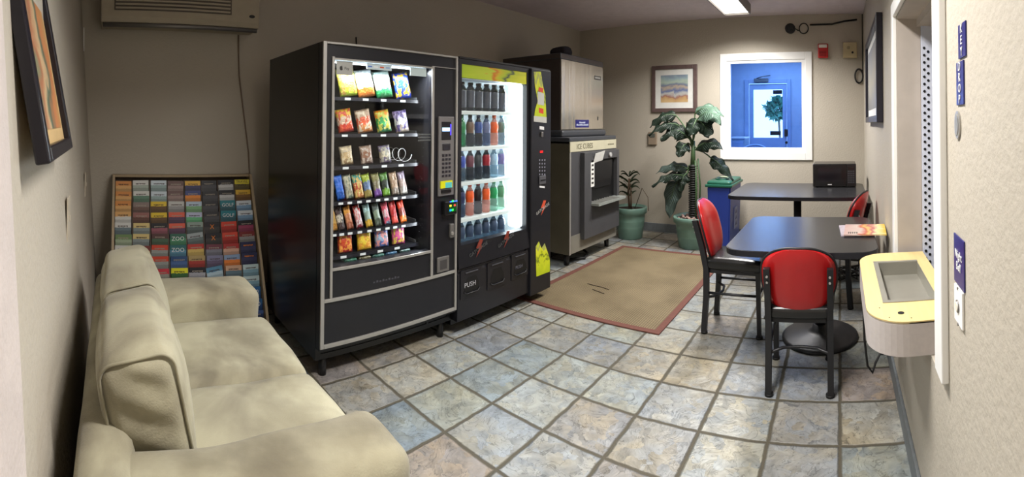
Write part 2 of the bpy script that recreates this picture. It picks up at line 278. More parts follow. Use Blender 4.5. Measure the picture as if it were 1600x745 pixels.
# ------------------------------------------------------------------ mesh helpers
class MB:
    def __init__(s): s.bm = bmesh.new(); s.mats = []; s.uv = None
    def mi(s, m):
        if m not in s.mats: s.mats.append(m)
        return s.mats.index(m)
    def _tag(s, faces, m, smooth=False):
        i = s.mi(m)
        for f in faces: f.material_index = i; f.smooth = smooth
    def box(s, x0, x1, y0, y1, z0, z1, m, bev=0., M=None):
        r = bmesh.ops.create_cube(s.bm, size=1); v = r['verts']
        T = Matrix.Translation(((x0+x1)/2, (y0+y1)/2, (z0+z1)/2)) @ Matrix.Diagonal((abs(x1-x0), abs(y1-y0), abs(z1-z0), 1))
        bmesh.ops.transform(s.bm, matrix=T, verts=v)
        fs = set(f for a in v for f in a.link_faces)
        if bev:
            es = list(set(e for a in v for e in a.link_edges))
            rb = bmesh.ops.bevel(s.bm, geom=es, offset=bev, segments=2, profile=.5, affect='EDGES')
            fs = set(rb['faces']) | set(f for f in fs if f.is_valid)
            v = list(set(a for f in fs for a in f.verts))
        if M is not None: bmesh.ops.transform(s.bm, matrix=M, verts=v)
        s._tag(fs, m); return s
    def cyl(s, c, r, h, m, axis='Z', seg=24, r2=None, M=None):
        q = bmesh.ops.create_cone(s.bm, cap_ends=True, segments=seg, radius1=r, radius2=r if r2 is None else r2, depth=h); v = q['verts']
        R = {'Z': Matrix.Identity(4), 'X': Matrix.Rotation(PI/2, 4, 'Y'), 'Y': Matrix.Rotation(-PI/2, 4, 'X')}[axis]
        bmesh.ops.transform(s.bm, matrix=(M if M is not None else Matrix.Identity(4)) @ Matrix.Translation(c) @ R, verts=v)
        fs = set(f for a in v for f in a.link_faces); s._tag(fs, m)
        for f in fs:
            if len(f.verts) == 4: f.smooth = True
        return s
    def tube(s, pts, r, m, seg=8, closed=False, rads=None):
        pts = [Vector(p) for p in pts]; n = len(pts); rings = []
        up = Vector((0, 0, 1)); prev = None
        for i, p in enumerate(pts):
            a = pts[(i-1) % n] if (closed or i > 0) else pts[0]; b = pts[(i+1) % n] if (closed or i < n-1) else pts[-1]
            t = (b-a).normalized()
            if prev is None:
                u = t.cross(up) if abs(t.z) < .95 else t.cross(Vector((1, 0, 0)))
            else: u = prev - t*prev.dot(t)
            u.normalize(); prev = u; w = t.cross(u); rr = rads[i] if rads else r
            rings.append([s.bm.verts.new(p+(u*math.cos(k*2*PI/seg)+w*math.sin(k*2*PI/seg))*rr) for k in range(seg)])
        fs = []
        for i in range(n if closed else n-1):
            A, B = rings[i], rings[(i+1) % n]
            for k in range(seg): fs.append(s.bm.faces.new((A[k], A[(k+1) % seg], B[(k+1) % seg], B[k])))
        s._tag(fs, m, True)
        if not closed: s._tag([s.bm.faces.new(rings[0][::-1]), s.bm.faces.new(rings[-1])], m)
        return s
    def lathe(s, prof, m, c=(0, 0, 0), seg=24, cap=True):
        c = Vector(c); rings = []
        for r, z in prof: rings.append([s.bm.verts.new(c+Vector((r*math.cos(k*2*PI/seg), r*math.sin(k*2*PI/seg), z))) for k in range(seg)])
        fs = []
        for A, B in zip(rings, rings[1:]):
            for k in range(seg): fs.append(s.bm.faces.new((A[k], A[(k+1) % seg], B[(k+1) % seg], B[k])))
        s._tag(fs, m, True)
        if cap: s._tag([s.bm.faces.new(rings[0][::-1]), s.bm.faces.new(rings[-1])], m)
        return s
    def prism(s, outline, d0, d1, m, axis='X', smooth=False):
        """outline: list of (a,b); axis X -> (y,z) extruded in x; Y -> (x,z); Z -> (x,y)"""
        f = {'X': lambda a, b, d: (d, a, b), 'Y': lambda a, b, d: (a, d, b), 'Z': lambda a, b, d: (a, b, d)}[axis]
        A = [s.bm.verts.new(f(a, b, d0)) for a, b in outline]; B = [s.bm.verts.new(f(a, b, d1)) for a, b in outline]; n = len(A)
        caps = [s.bm.faces.new(A), s.bm.faces.new(B[::-1])]
        sides = [s.bm.faces.new((A[k], B[k], B[(k+1) % n], A[(k+1) % n])) for k in range(n)]
        s._tag(caps, m); s._tag(sides, m, smooth); return s
    def soft(s, size, m, M=None, r=.04, puff=(0, 0, 0), n=14, wob=0., ws=6., seed=0, shape=None):
        """rounded, puffed cushion block centred on the origin, then moved by M"""
        h = [v/2 for v in size]; r = min(r, *h); vs = {}
        def vert(i, j, k):
            key = (i, j, k)
            if key in vs: return vs[key]
            p = [2*i/n-1, 2*j/n-1, 2*k/n-1]
            # denser sampling towards edges
            p = [math.sin(a*PI/2)*.55+a*.45 for a in p]
            q = Vector([p[a]*h[a] for a in range(3)])
            inn = Vector([max(-(h[a]-r), min(h[a]-r, q[a])) for a in range(3)])
            d = q-inn
            if d.length > 1e-9: q = inn+d.normalized()*r
            for a in range(3):
                if puff[a]:
                    b, c = [x for x in range(3) if x != a]
                    q[a] += (p[a])*puff[a]*(1-p[b]**2)*(1-p[c]**2)
            if wob:
                nn = noise.noise_vector(Vector((q.x*ws+seed, q.y*ws, q.z*ws)))
                q += nn*wob
            if shape: q = shape(q, p)
            v = s.bm.verts.new(M @ q if M is not None else q); vs[key] = v; return v
        fs = []
        for ax in range(3):
            for side in (0, n):
                for a in range(n):
                    for b in range(n):
                        def P(u, w):
                            t = [0, 0, 0]; t[ax] = side; t[(ax+1) % 3] = u; t[(ax+2) % 3] = w; return vert(*t)
                        q = [P(a, b), P(a+1, b), P(a+1, b+1), P(a, b+1)]
                        if side == 0: q.reverse()
                        try: fs.append(s.bm.faces.new(q))
                        except ValueError: pass
        s._tag(fs, m, True); return s
    def done(s, name, parent=None, world=True, label=None):
        if parent is not None and world:
            bmesh.ops.translate(s.bm, vec=-ORG[parent.name], verts=s.bm.verts)
        me = bpy.data.meshes.new(name); s.bm.to_mesh(me); s.bm.free()
        for m in s.mats: me.materials.append(m)
        o = bpy.data.objects.new(name, me); C.objects.link(o)
        if parent is not None: o.parent = parent; ORG[o.name] = ORG[parent.name] if world else Vector((0, 0, 0))
        else: ORG[o.name] = Vector((0, 0, 0))
        if label: o['label'] = label
        return o
ORG = {}
def tag(o, label=None, cat=None, group=None, kind=None):
    if label: o['label'] = label
    if cat: o['category'] = cat
    if group: o['group'] = group
    if kind: o['kind'] = kind
    return o
def thing(name, label, cat, loc=(0, 0, 0), group=None, kind=None):
    o = bpy.data.objects.new(name, None); C.objects.link(o); o.location = loc; o.empty_display_size = .1
    ORG[o.name] = Vector(loc); return tag(o, label, cat, group, kind)
def struct(o): o['kind'] = 'structure'; return o
def dup(root, loc, rotz=0, label=None, group=None, scale=None):
    r = root.copy(); C.objects.link(r); r.location = loc; r.rotation_euler = (0, 0, rotz)
    if scale: r.scale = scale
    if label: r['label'] = label
    if group: r['group'] = group
    for ch in list(root.children):
        c = ch.copy(); C.objects.link(c); c.parent = r
        for g in ch.children:
            d = g.copy(); C.objects.link(d); d.parent = c
    ORG[r.name] = Vector(loc)
    return r
def text(body, pos, facing, size, m, parent, extrude=.0006, width=None, name='lettering', label=None, spacing=1.0, roll=0., line=1.0):
    """facing: 'X' faces +X (reads along +Y), '-X' faces -X, '-Y' faces -Y (reads along +X), 'Z' lies flat"""
    cu = bpy.data.curves.new(name, 'FONT'); cu.body = body; cu.size = size; cu.extrude = extrude; cu.align_x = 'CENTER'; cu.align_y = 'CENTER'
    cu.space_character = spacing; cu.space_line = line; cu.resolution_u = 2
    cu.materials.append(m)
    o = bpy.data.objects.new(name, cu); C.objects.link(o)
    r, u = {'X': ((0, 1, 0), (0, 0, 1)), '-X': ((0, -1, 0), (0, 0, 1)), '-Y': ((1, 0, 0), (0, 0, 1)), 'Z': ((1, 0, 0), (0, 1, 0))}[facing] if isinstance(facing, str) else facing
    r = Vector(r); u = Vector(u); n = r.cross(u)
    Mx = Matrix((r, u, n)).transposed().to_4x4() @ Matrix.Rotation(roll, 4, 'Z')
    p = Vector(pos)
    if parent is not None: p = p-ORG[parent.name]; o.parent = parent
    Mx.translation = p
    o.matrix_local = Mx
    ORG[o.name] = Vector(pos)
    if width: o.scale = (width, 1, 1)
    if label: o['label'] = label
    return o
def circ(cx, cy, rx, ry, n=24, a0=0, a1=2*PI): return [(cx+rx*math.cos(a0+(a1-a0)*k/n), cy+ry*math.sin(a0+(a1-a0)*k/n)) for k in range(n)]
def rrect(x0, x1, y0, y1, r, n=6):
    o = []
    for cx, cy, a in ((x1-r, y1-r, 0), (x0+r, y1-r, PI/2), (x0+r, y0+r, PI), (x1-r, y0+r, 1.5*PI)):
        for k in range(n+1): t = a+PI/2*k/n; o.append((cx+r*math.cos(t), cy+r*math.sin(t)))
    return o
ORD = ['first', 'second', 'third', 'fourth', 'fifth', 'sixth', 'seventh', 'eighth', 'ninth', 'tenth', 'eleventh', 'twelfth', 'thirteenth', 'fourteenth']

# ------------------------------------------------------------------ room shell
XA, XR, YF, ZC = -3.502, .285, 5.548, 2.71
def wl(z): return -.2-.07*(z-1.4)              # the left wall leans back a little
b = MB(); b.box(XA-.1, XR+.1, -.5, YF+.1, -.08, 0, FLOOR); struct(b.done('floor'))
b = MB(); b.box(XA-.1, XR+.1, -.5, YF+.1, ZC, ZC+.08, CEIL); struct(b.done('ceiling'))
b = MB(); b.box(XA-.1, XA, -.5, YF+.1, 0, ZC, WALL); struct(b.done('wall_back'))
b = MB(); b.prism([(wl(0), 0), (wl(ZC), ZC), (-.5, ZC), (-.5, 0)], XA-.05, XR+.1, WALL, 'X'); struct(b.done('wall_left'))
# far wall with the vestibule window
WX0, WX1, WZ0, WZ1 = -1.385, -.415, 1.045, 2.17
b = MB(); b.box(XA, WX0, YF, YF+.12, 0, ZC, WALL); b.box(WX1, XR+.1, YF, YF+.12, 0, ZC, WALL)
b.box(WX0, WX1, YF, YF+.12, 0, WZ0, WALL); b.box(WX0, WX1, YF, YF+.12, WZ1, ZC, WALL); struct(b.done('wall_far'))
# right wall with the night-window opening
OY0, OY1, OZ0, OZ1 = 1.30, 2.30, .655, 1.93
b = MB(); b.box(XR, XR+.24, -.3, OY0, 0, ZC, WALL); b.box(XR, XR+.24, OY1, YF+.1, 0, ZC, WALL)
b.box(XR, XR+.24, OY0, OY1, 0, OZ0, WALL); b.box(XR, XR+.24, OY0, OY1, OZ1, ZC, WALL); struct(b.done('wall_right'))
# baseboards
b = MB(); b.box(XA+.005, XR-.005, YF-.014, YF, 0, .11, BASE, .003); struct(b.done('baseboard_far'))
b = MB(); b.box(XA, XA+.014, 0, YF-.02, 0, .11, BASE, .003); struct(b.done('baseboard_back'))
b = MB(); b.box(XR-.014, XR, .0, YF-.02, 0, .11, BASE, .003); struct(b.done('baseboard_right'))
# door jamb at the left wall's near end; bright light painted into its colour
JAMB = mat('pale_plaster_jamb', (.78, .74, .72), .6, bump=.2, bscale=90)
b = MB(); b.prism([(wl(0)+.03, 0), (wl(ZC)+.03, ZC), (wl(ZC)-.05, ZC), (wl(0)-.05, 0)], -.73, -.25, JAMB, 'X'); struct(b.done('trim_1'))

# ------------------------------------------------------------------ far window
w = thing('window_1', None, None, (0, 0, 0)); struct(w)
b = MB()
TX0, TX1, TZ0, TZ1 = -1.468, -.335, .955, 2.258
for a in ((TX0, WX0, TZ0, TZ1), (WX1, TX1, TZ0, TZ1), (WX0, WX1, TZ0, WZ0), (WX0, WX1, WZ1, TZ1)): b.box(a[0], a[1], YF-.022, YF, a[2], a[3], WHITE, .004)
b.done('window_casing', w)
b = MB(); s_ = .045
b.box(WX0, WX0+s_, YF-.008, YF+.05, WZ0, WZ1, WHITE); b.box(WX1-s_, WX1, YF-.008, YF+.05, WZ0, WZ1, WHITE)
b.box(WX0+s_, WX1-s_, YF-.008, YF+.05, WZ0, WZ0+s_*1.3, WHITE); b.box(WX0+s_, WX1-s_, YF-.008, YF+.05, WZ1-s_*.8, WZ1, WHITE)
b.done('window_sash', w)
b = MB(); b.box(WX0+s_, WX1-s_, YF+.02, YF+.026, WZ0+s_*1.3, WZ1-s_*.8, thin_glass('blue_tinted_glass', (.52, .68, .96)))  # blue cast of the daylight beyond is put into the pane's colour
b.done('window_pane', w)

# ------------------------------------------------------------------ vestibule beyond the window
VW = mat('vestibule_paint', (.74, .79, .86), .6); VD = mat('vestibule_door_paint', (.68, .74, .84), .4); VY = 6.95
dl = atY(1177, 140, VY); dr = atY(1223, 215, VY)
DX0, DX1 = dl.x, dr.x; DZ1, DZ0 = dl.z, dr.z
DO0, DO1 = atY(1164, 180, VY).x, atY(1236, 180, VY).x; DT = atY(1200, 124, VY).z
b = MB(); b.box(-2.4, DO0, VY, VY+.1, 0, ZC, VW); b.box(DO1, .5, VY, VY+.1, 0, ZC, VW); b.box(DO0, DO1, VY, VY+.1, DT, ZC, VW); struct(b.done('wall_vestibule_far'))
b = MB(); b.box(-1.98, -1.9, YF+.12, VY, 0, ZC, VW); struct(b.done('wall_vestibule_left'))
b = MB(); b.box(.2, .3, YF+.12, VY, 0, ZC, VW); struct(b.done('wall_vestibule_right'))
b = MB(); b.box(-2.0, .3, YF+.12, VY+.1, -.08, 0, mat('vestibule_floor_vinyl', (.5, .5, .5), .5)); struct(b.done('floor_vestibule'))
b = MB(); b.box(-2.0, .3, YF+.12, VY+.1, ZC-.25, ZC-.2, VW); struct(b.done('ceiling_vestibule'))
d = thing('door_1', None, None); struct(d)
b = MB(); g = .06
for a in ((DO0, DO0+g, 0, DT), (DO1-g, DO1, 0, DT), (DO0+g, DO1-g, DT-g, DT)): b.box(a[0], a[1], VY-.03, VY+.04, a[2], a[3], VD, .006)
b.done('door_frame', d)
b = MB(); e0, e1, et = DO0+g+.008, DO1-g-.008, DT-g-.008
for a in ((e0, DX0, .02, et), (DX1, e1, .02, et), (DX0, DX1, .02, DZ0), (DX0, DX1, DZ1, et)): b.box(a[0], a[1], VY+0, VY+.04, a[2], a[3], VD)
b.done('door_leaf', d)
b = MB(); b.box(DX0, DX1, VY+.018, VY+.022, DZ0, DZ1, GLASS); b.done('door_glass', d)
p = atY(1188, 126, VY); b = MB(); b.box(p.x-.09, p.x+.13, VY-.06, VY-.001, p.z-.03, p.z+.03, ALU2, .01); b.tube([(p.x-.05, VY-.05, p.z+.03), (p.x+.05, VY-.12, p.z+.05), (p.x+.16, VY-.05, p.z+.07)], .008, ALU2); b.done('door_closer', d)
p = atY(1229, 208, VY); b = MB(); b.box(p.x-.03, p.x+.03, VY-.03, VY-.001, p.z-.05, p.z+.06, BLACKP, .005); b.cyl((p.x, VY-.02, p.z-.14), .02, .04, BLACKP, 'Y'); b.done('door_lock', d)
p = atY(1212, 208, VY); b = MB(); b.box(p.x-.085, p.x+.08, VY-.008, VY-.001, p.z-.032, p.z+.032, BLACKP); b.done('door_plate', d)
p = atY(1214, 144, VY); b = MB(); b.box(p.x-.06, p.x+.08, VY-.008, VY-.001, p.z-.03, p.z+.03, BLACKP); b.done('door_sticker', d)
# pale radiator-like cabinet and tub chair glimpsed low in the window
cvx = atY(1176, 222, 6.1).x
q = thing('vestibule_chair', 'pale tub chair with a curved rim, low behind the window glass', 'chair', (cvx, 6.1, 0))
PALE = mat('pale_blue_grey_plastic', (.66, .72, .78), .4)
b = MB(); b.lathe([(.16, .42), (.19, .44), (.2, .46), (.0, .47)], PALE, (cvx, 6.1, 0), 24, False); b.done('seat', q)
b = MB(); b.tube([(cvx+.2*math.cos(t), 6.1+.2*math.sin(t), .98+.12*math.sin(t)) for t in [PI*1.05-k*PI*1.1/16 for k in range(17)]], .014, PALE); b.done('rim', q)
b = MB()
for k in range(9):
    t = PI*1.0-k*PI/8; b.tube([(cvx+.19*math.cos(t), 6.1+.19*math.sin(t), .46), (cvx+.2*math.cos(t), 6.1+.2*math.sin(t), .98+.12*math.sin(t))], .007, PALE, 6)
b.done('backrest', q)
for sx in (-1, 1):
    for sy in (-1, 1):
        b = MB(); b.tube([(cvx+.17*sx, 6.1+.17*sy, .43), (cvx+.21*sx, 6.1+.21*sy, 0)], .012, PALE); b.done('leg', q)
q = thing('pale_cabinet', 'pale boxy cabinet low at the left behind the window glass', 'cabinet', (-1.7, 6.6, 0))
p0 = atY(1139, 217, 6.5); p1 = atY(1163, 217, 6.5)
b = MB(); b.box(p0.x, p1.x, 6.5, 6.85, .04, p0.z, PALE, .008); b.done('body', q)
b = MB(); b.box(p0.x-.01, p1.x+.01, 6.49, 6.86, p0.z, p0.z+.025, WHITE, .004); b.done('top', q)
b = MB(); b.box(p0.x+.02, p1.x-.02, 6.485, 6.5, .1, p0.z-.04, VD, .004); b.done('door', q)
area('vestibule_daylight', (-.8, 6.2, 2.4), (0, 0, 0), 1.2, .8, VEST_W, (.75, .87, 1.0))
# outside
b = MB(); b.box(-12, 12, VY+.1, 30, -.12, -.04, mat('sunlit_concrete', (.9, .9, .88), .8)); o = struct(b.done('ground_outside'))
q = thing('garden_shrub', 'green leafy shrub outside, through the glass of the far door', 'shrub', (-1.75, 13, 0))
bb = MB(); SH = mat('shrub_leaves', (.20, .42, .34), .6, var=.25, scale=6)
for k in range(500):
    t = random.uniform(0, 2*PI); ph = random.uniform(0, PI); r = random.uniform(.5, 1); c = Vector((-1.75+.42*r*math.sin(ph)*math.cos(t), 13+.4*r*math.sin(ph)*math.sin(t), 1.82+.33*r*math.cos(ph)))
    a = Vector((random.uniform(-1, 1), random.uniform(-1, 1), random.uniform(-1, 1))).normalized()*.12; d2 = a.cross(Vector((random.random(), random.random(), 1))).normalized()*.05
    vs = [bb.bm.verts.new(x) for x in (c-a, c+d2, c+a, c-d2)]; bb._tag([bb.bm.faces.new(vs)], SH)
bb.done('foliage', q)
b = MB(); b.tube([(-1.75, 13, 0), (-1.7, 13, .9), (-1.75, 13, 1.8)], .03, mat('shrub_bark', (.4, .34, .28), .8)); b.done('trunk', q)

# ------------------------------------------------------------------ night window in the right wall
w = thing('window_2', None, None); struct(w)
b = MB()
b.box(XR-.02, XR, OY1, OY1+.075, .42, OZ1+.075, WHITE, .004); b.box(XR-.022, XR, OY0-.09, OY0, .70, 2.02, WHITE, .004)
b.box(XR-.02, XR, OY0, OY1, OZ1, OZ1+.075, WHITE, .004); b.done('window_casing', w)
REV = mat('reveal_board', (.74, .70, .66), .55)
b = MB(); b.box(XR, XR+.12, OY1-.012, OY1, OZ0, OZ1, REV); b.box(XR, XR+.12, OY0, OY0+.012, OZ0, OZ1, REV); b.box(XR, XR+.12, OY0+.012, OY1-.012, OZ1-.012, OZ1, REV); b.done('reveal', w)
b = MB()
PERF = mat('pale_blue_perforated_metal', (.86, .88, .94), .45, .0); HOLE = mat('punched_hole_dark', (.02, .02, .03), .8)
x0 = XR+.12
b.box(x0, x0+.055, OY1-.035, OY1-.02, OZ0, OZ1-.02, PERF)
for k in range(34):
    for j, xo in enumerate((.014, .034)):
        b.cyl((x0+xo, OY1-.0358, OZ1-.16-k*.036-j*.018), .0068, .003, HOLE, 'Y', 10)
b.done('perforated_strip', w)
b = MB(); DK = mat('dark_bronze_frame', (.10, .10, .16), .4, .3)
b.box(x0+.055, x0+.085, OY0+.012, OY1-.012, OZ0, OZ0+.04, DK); b.box(x0+.055, x0+.085, OY1-.055, OY1-.012, OZ0+.04, OZ1-.02, DK); b.box(x0+.055, x0+.085, OY0+.012, OY0+.05, OZ0+.04, OZ1-.02, DK); b.box(x0-.02, x0+.085, OY0+.012, OY1-.012, OZ1-.05, OZ1-.012, REV)
b.done('window_frame', w)
b = MB(); b.box(x0+.066, x0+.072, OY0+.05, OY1-.055, OZ0+.04, OZ1-.05, thin_glass('smoked_glass', (.25, .26, .32))); b.done('window_pane', w)
# the dark office behind it
OFF = mat('office_paint', (.35, .34, .36), .8)
b = MB(); b.box(1.6, 1.7, .9, 2.9, 0, ZC, OFF); b.box(XR+.24, 1.6, .8, .9, 0, ZC, OFF); b.box(XR+.24, 1.6, 2.9, 3.0, 0, ZC, OFF); b.box(XR+.24, 1.7, .8, 3.0, ZC-.1, ZC, OFF); b.box(XR+.24, 1.7, .8, 3.0, -.08, 0, OFF); struct(b.done('wall_office'))
# transaction shelf with coin tray
SH_T, SH_B, SX0, SX1, SY0, SY1 = .768, .657, .085, XR+.13, 1.46, 2.24
MAPLE = wood_mat('maple_laminate_top', (.83, .74, .50), (.90, .81, .58), 'Y', 3); LAMG = wood_mat('pale_grey_laminate_edge', (.72, .69, .68), (.79, .76, .74), 'Y', 5)
t = thing('counter_shelf', 'rounded pale wood transaction shelf with a steel tray under the night window', 'shelf', (XR, 1.85, SH_B))
def shelf_outline(inset=0.):
    r = .13; x0, x1, y0, y1 = SX0+inset, XR+.112, SY0+inset, SY1-inset
    o = [(x1, y0), (x1, y1)]
    o += [(x0+r+r*math.cos(a), y1-r+r*math.sin(a)) for a in [PI/2+PI/2*k/10 for k in range(11)]]
    o += [(x0+r+r*math.cos(a), y0+r+r*math.sin(a)) for a in [PI+PI/2*k/10 for k in range(11)]]
    return o
TR = (.165, .345, 1.64, 2.08)   # tray opening x0,x1,y0,y1
b = MB(); b.prism(shelf_outline(), SH_B, SH_T-.10, LAMG, 'Z'); 
bmo = shelf_outline()
n = len(bmo)
# rim wall and top with a rectangular hole
A = [b.bm.verts.new((x, y, SH_T-.10)) for x, y in bmo]; B2 = [b.bm.verts.new((x, y, SH_T-.004)) for x, y in bmo]
b._tag([b.bm.faces.new((A[k], A[(k+1) % n], B2[(k+1) % n], B2[k])) for k in range(n)], LAMG, False)
b.done('shelf_body', t)
b = MB()
def flat(pts): b._tag([b.bm.faces.new([b.bm.verts.new((x, y, SH_T)) for x, y in pts])], MAPLE)
xr_ = XR+.112; near = [p for p in bmo if p[1] < TR[2]]; far = [p for p in bmo if p[1] > TR[3]]
near.sort(key=lambda p: math.atan2(p[1]-1.58, p[0]-.2)); flat([(xr_, TR[2]), (SX0, TR[2])]+[p for p in sorted(near, key=lambda p: (p[0] > SX0+.131, p[0] if p[0] <= SX0+.131 else p[0]))])
flat([(SX0, TR[3]), (xr_, TR[3])]+sorted(far, key=lambda p: -p[0]))
flat([(SX0, TR[2]), (TR[0], TR[2]), (TR[0], TR[3]), (SX0, TR[3])]); flat([(TR[1], TR[2]), (xr_, TR[2]), (xr_, TR[3]), (TR[1], TR[3])])
A = [b.bm.verts.new((x, y, SH_T-.008)) for x, y in bmo]; B2 = [b.bm.verts.new((x, y, SH_T)) for x, y in bmo]
b._tag([b.bm.faces.new((A[k], A[(k+1) % n], B2[(k+1) % n], B2[k])) for k in range(n)], MAPLE)
b.done('shelf_top', t)
b = MB(); x0, x1, y0, y1 = TR; zt, zb = SH_T+.003, SH_T-.055
for a in ((x0-.02, x0, y0-.02, y1+.02), (x1, x1+.0, y0, y1), (x0, x1, y0-.02, y0), (x0, x1, y1, y1+.02)):
    if a[1] > a[0]: b.box(a[0], a[1], a[2], a[3], SH_T+.0002, zt, STEEL)
b.box(x0, x0+.002, y0, y1, zb, SH_T, STEEL); b.box(x1-.002, x1, y0, y1, zb, SH_T, STEEL); b.box(x0, x1, y0, y0+.002, zb, SH_T, STEEL); b.box(x0, x1, y1-.002, y1, zb, SH_T, STEEL); b.box(x0, x1, y0, y1, zb-.002, zb, STEEL)
b.done('coin_tray', t)
b = MB(); b.box(x0+.035, x1-.015, y0+.03, y0+.12, zb+.0005, zb+.002, mat('paper_slip', (.8, .8, .66), .6), 0, None); b.done('paper_slip', t)
b = MB(); b.cyl((.197, 1.53, SH_T+.0005), .011, .002, HOLE, 'Z', 16); b.done('cable_hole', t)
for p in ((.13, 1.58), (.155, 1.50), (.225, 1.485)): b = MB(); b.cyl((p[0], p[1], SH_T+.0005), .002, .002, HOLE, 'Z', 8); b.done('screw_hole', t)
b = MB(); b.box(XR-.022, XR-.002, 1.95, 1.985, .5, SH_B, WHITE); b.box(.17, XR-.022, 1.95, 1.985, SH_B-.012, SH_B, WHITE); b.done('bracket', t)
# cord hanging under the shelf
b = MB(); b.tube([(.12, 2.16, .635), (.105, 2.2, .52), (.11, 2.24, .36), (.125, 2.26, .22), (.15, 2.27, .18), (.165, 2.28, .22), (.19, 2.3, .255), (.24, 2.3, .25), (.268, 2.3, .24)], .006, RUBBER); tag(b.done('hanging_cord'), 'thin black cord hanging in a loop below the wooden shelf', 'cord')

# ------------------------------------------------------------------ signs on the right wall
NAVY = mat('navy_sign_plastic', (.11, .11, .42), .3)
def wall_sign(name, px, py0, py1, label, cat, wdt, words, size):
    a = atX(px, py0, XR); c = atX(px, py1, XR); y = (a.y+c.y)/2
    t = thing(name, label, cat, (XR, y, c.z), 'key drop plates on the right wall' if name == 'key_drop_sign' else None)
    b = MB(); b.box(XR-.004, XR-.0005, y-wdt/2, y+wdt/2, c.z, a.z, NAVY, .001); b.done('plate', t)
    return t, y, c.z, a.z
for word, p0, p1, lb in (('KEY', 36, 90, 'navy plate reading KEY, the upper of two on the near right wall'), ('DROP', 96, 164, 'navy plate reading DROP, just above the oval key slot')):
    t, y, z0, z1 = wall_sign('key_drop_sign', 1502 if word == 'DROP' else 1505, p0, p1, lb, 'sign', .065, word, .03)
    k = len(word)
    for i, ch in enumerate(word): text(ch, (XR-.005, y, z1-(i+.5)*(z1-z0)/k), '-X', .030, LETW, t)
p = atX(1498, 195, XR)
t = thing('key_slot', 'oval silver key drop slot plate below the navy signs', 'key slot', (XR, p.y, p.z))
b = MB(); b.prism(circ(p.y, p.z, .024, .034, 28), XR-.005, XR-.0005, ALU, 'X'); b.done('slot_plate', t)
b = MB(); b.prism(circ(p.y, p.z, .016, .026, 28), XR-.0065, XR-.005, STEEL, 'X'); b.done('slot_cover', t)
p0 = atX(1500, 370, XR); p1 = atX(1498, 443, XR); y = p0.y
t = thing('night_bell_sign', 'navy sign reading Night Bell on the near right wall', 'sign', (XR, y, p1.z))
b = MB(); b.box(XR-.004, XR-.0005, y-.048, y+.048, p1.z, p0.z, NAVY, .001); b.done('plate', t)
text('Night\nBell', (XR-.005, y, (p0.z+p1.z)/2), '-X', .028, LETW, t)
p2 = atX(1496, 500, XR)
t = thing('bell_push', 'white wall plate with a bell button below the Night Bell sign', 'switch', (XR, y, p2.z))
b = MB(); b.box(XR-.007, XR-.0005, y-.038, y+.038, p2.z+.004, p1.z-.004, WHITE, .002); b.done('plate', t)
zm = (p1.z+p2.z)/2
b = MB(); b.cyl((XR-.009, y, zm), .011, .006, mat('ivory_button', (.85, .84, .8), .3), 'X', 20); b.cyl((XR-.0075, y, zm), .015, .004, ALU2, 'X', 20); b.done('button', t)
for dz in (-.043, .043):
    b = MB(); b.cyl((XR-.0075, y, zm+dz), .004, .002, ALU2, 'X', 10); b.done('screw', t)

# ------------------------------------------------------------------ picture on the right wall
DKF = mat('dark_navy_picture_frame', (.13, .12, .17), .35)
def framed(name, label, cat, plane, a0, a1, z0, z1, fw, ft, fm, art, mw=.0, axis='Y', sgn=1, mat_m=None, M=None):
    """a picture hung on a wall plane; a = the along-wall coordinate; sgn = which way the picture faces"""
    o = (0, 0, 0)
    t = thing(name, label, cat, (plane, (a0+a1)/2, z0) if axis == 'X' else ((a0+a1)/2, plane, z0))
    def bx(b, u0, u1, v0, v1, d0, d1, m, bev=0):
        p, q = sorted((plane+sgn*d0, plane+sgn*d1))
        if axis == 'X': b.box(p, q, u0, u1, v0, v1, m, bev, M)
        else: b.box(u0, u1, p, q, v0, v1, m, bev, M)
    b = MB()
    for u0, u1, v0, v1 in ((a0, a0+fw, z0, z1), (a1-fw, a1, z0, z1), (a0+fw, a1-fw, z0, z0+fw), (a0+fw, a1-fw, z1-fw, z1)): bx(b, u0, u1, v0, v1, .002, ft, fm, .005)
    b.done('frame', t)
    if mw:
        b = MB(); bx(b, a0+fw, a1-fw, z0+fw, z1-fw, .004, ft*.45, mat_m); b.done('mount', t)
    b = MB(); k = fw+mw; bx(b, a0+k, a1-k, z0+k, z1-k, ft*.3, ft*.5, art); b.done('artwork', t)
    return t
ART1 = art_mat('pale_print', [(0, (.5, .5, .5)), (.5, (.7, .68, .62)), (1, (.6, .62, .66))])
framed('picture', 'large dark-framed picture on the right wall beyond the night window', 'picture', XR, 3.03, 4.35, 1.40, 2.13, .05, .045, DKF, ART1, .06, 'X', -1, WHITE)
# picture on the far wall
BRF = mat('brown_wood_frame', (.38, .31, .30), .4, var=.2, scale=20)
ART2 = art_mat('seaside_watercolour', [(0, (.80, .68, .50)), (.17, (.74, .60, .42)), (.22, (.60, .42, .38)), (.3, (.72, .72, .70)), (.4, (.38, .44, .60)), (.52, (.70, .64, .56)), (.62, (.42, .46, .56)), (.74, (.66, .72, .66)), (.9, (.58, .66, .68)), (1, (.52, .58, .64))], 3.0, 'Z', .22)
framed('picture', 'brown-framed seaside watercolour with a white mount on the far wall', 'picture', YF, -2.385, -1.765, 1.545, 2.145, .05, .03, BRF, ART2, .075, 'Y', -1, mat('white_mount_board', (.86, .86, .84), .7))
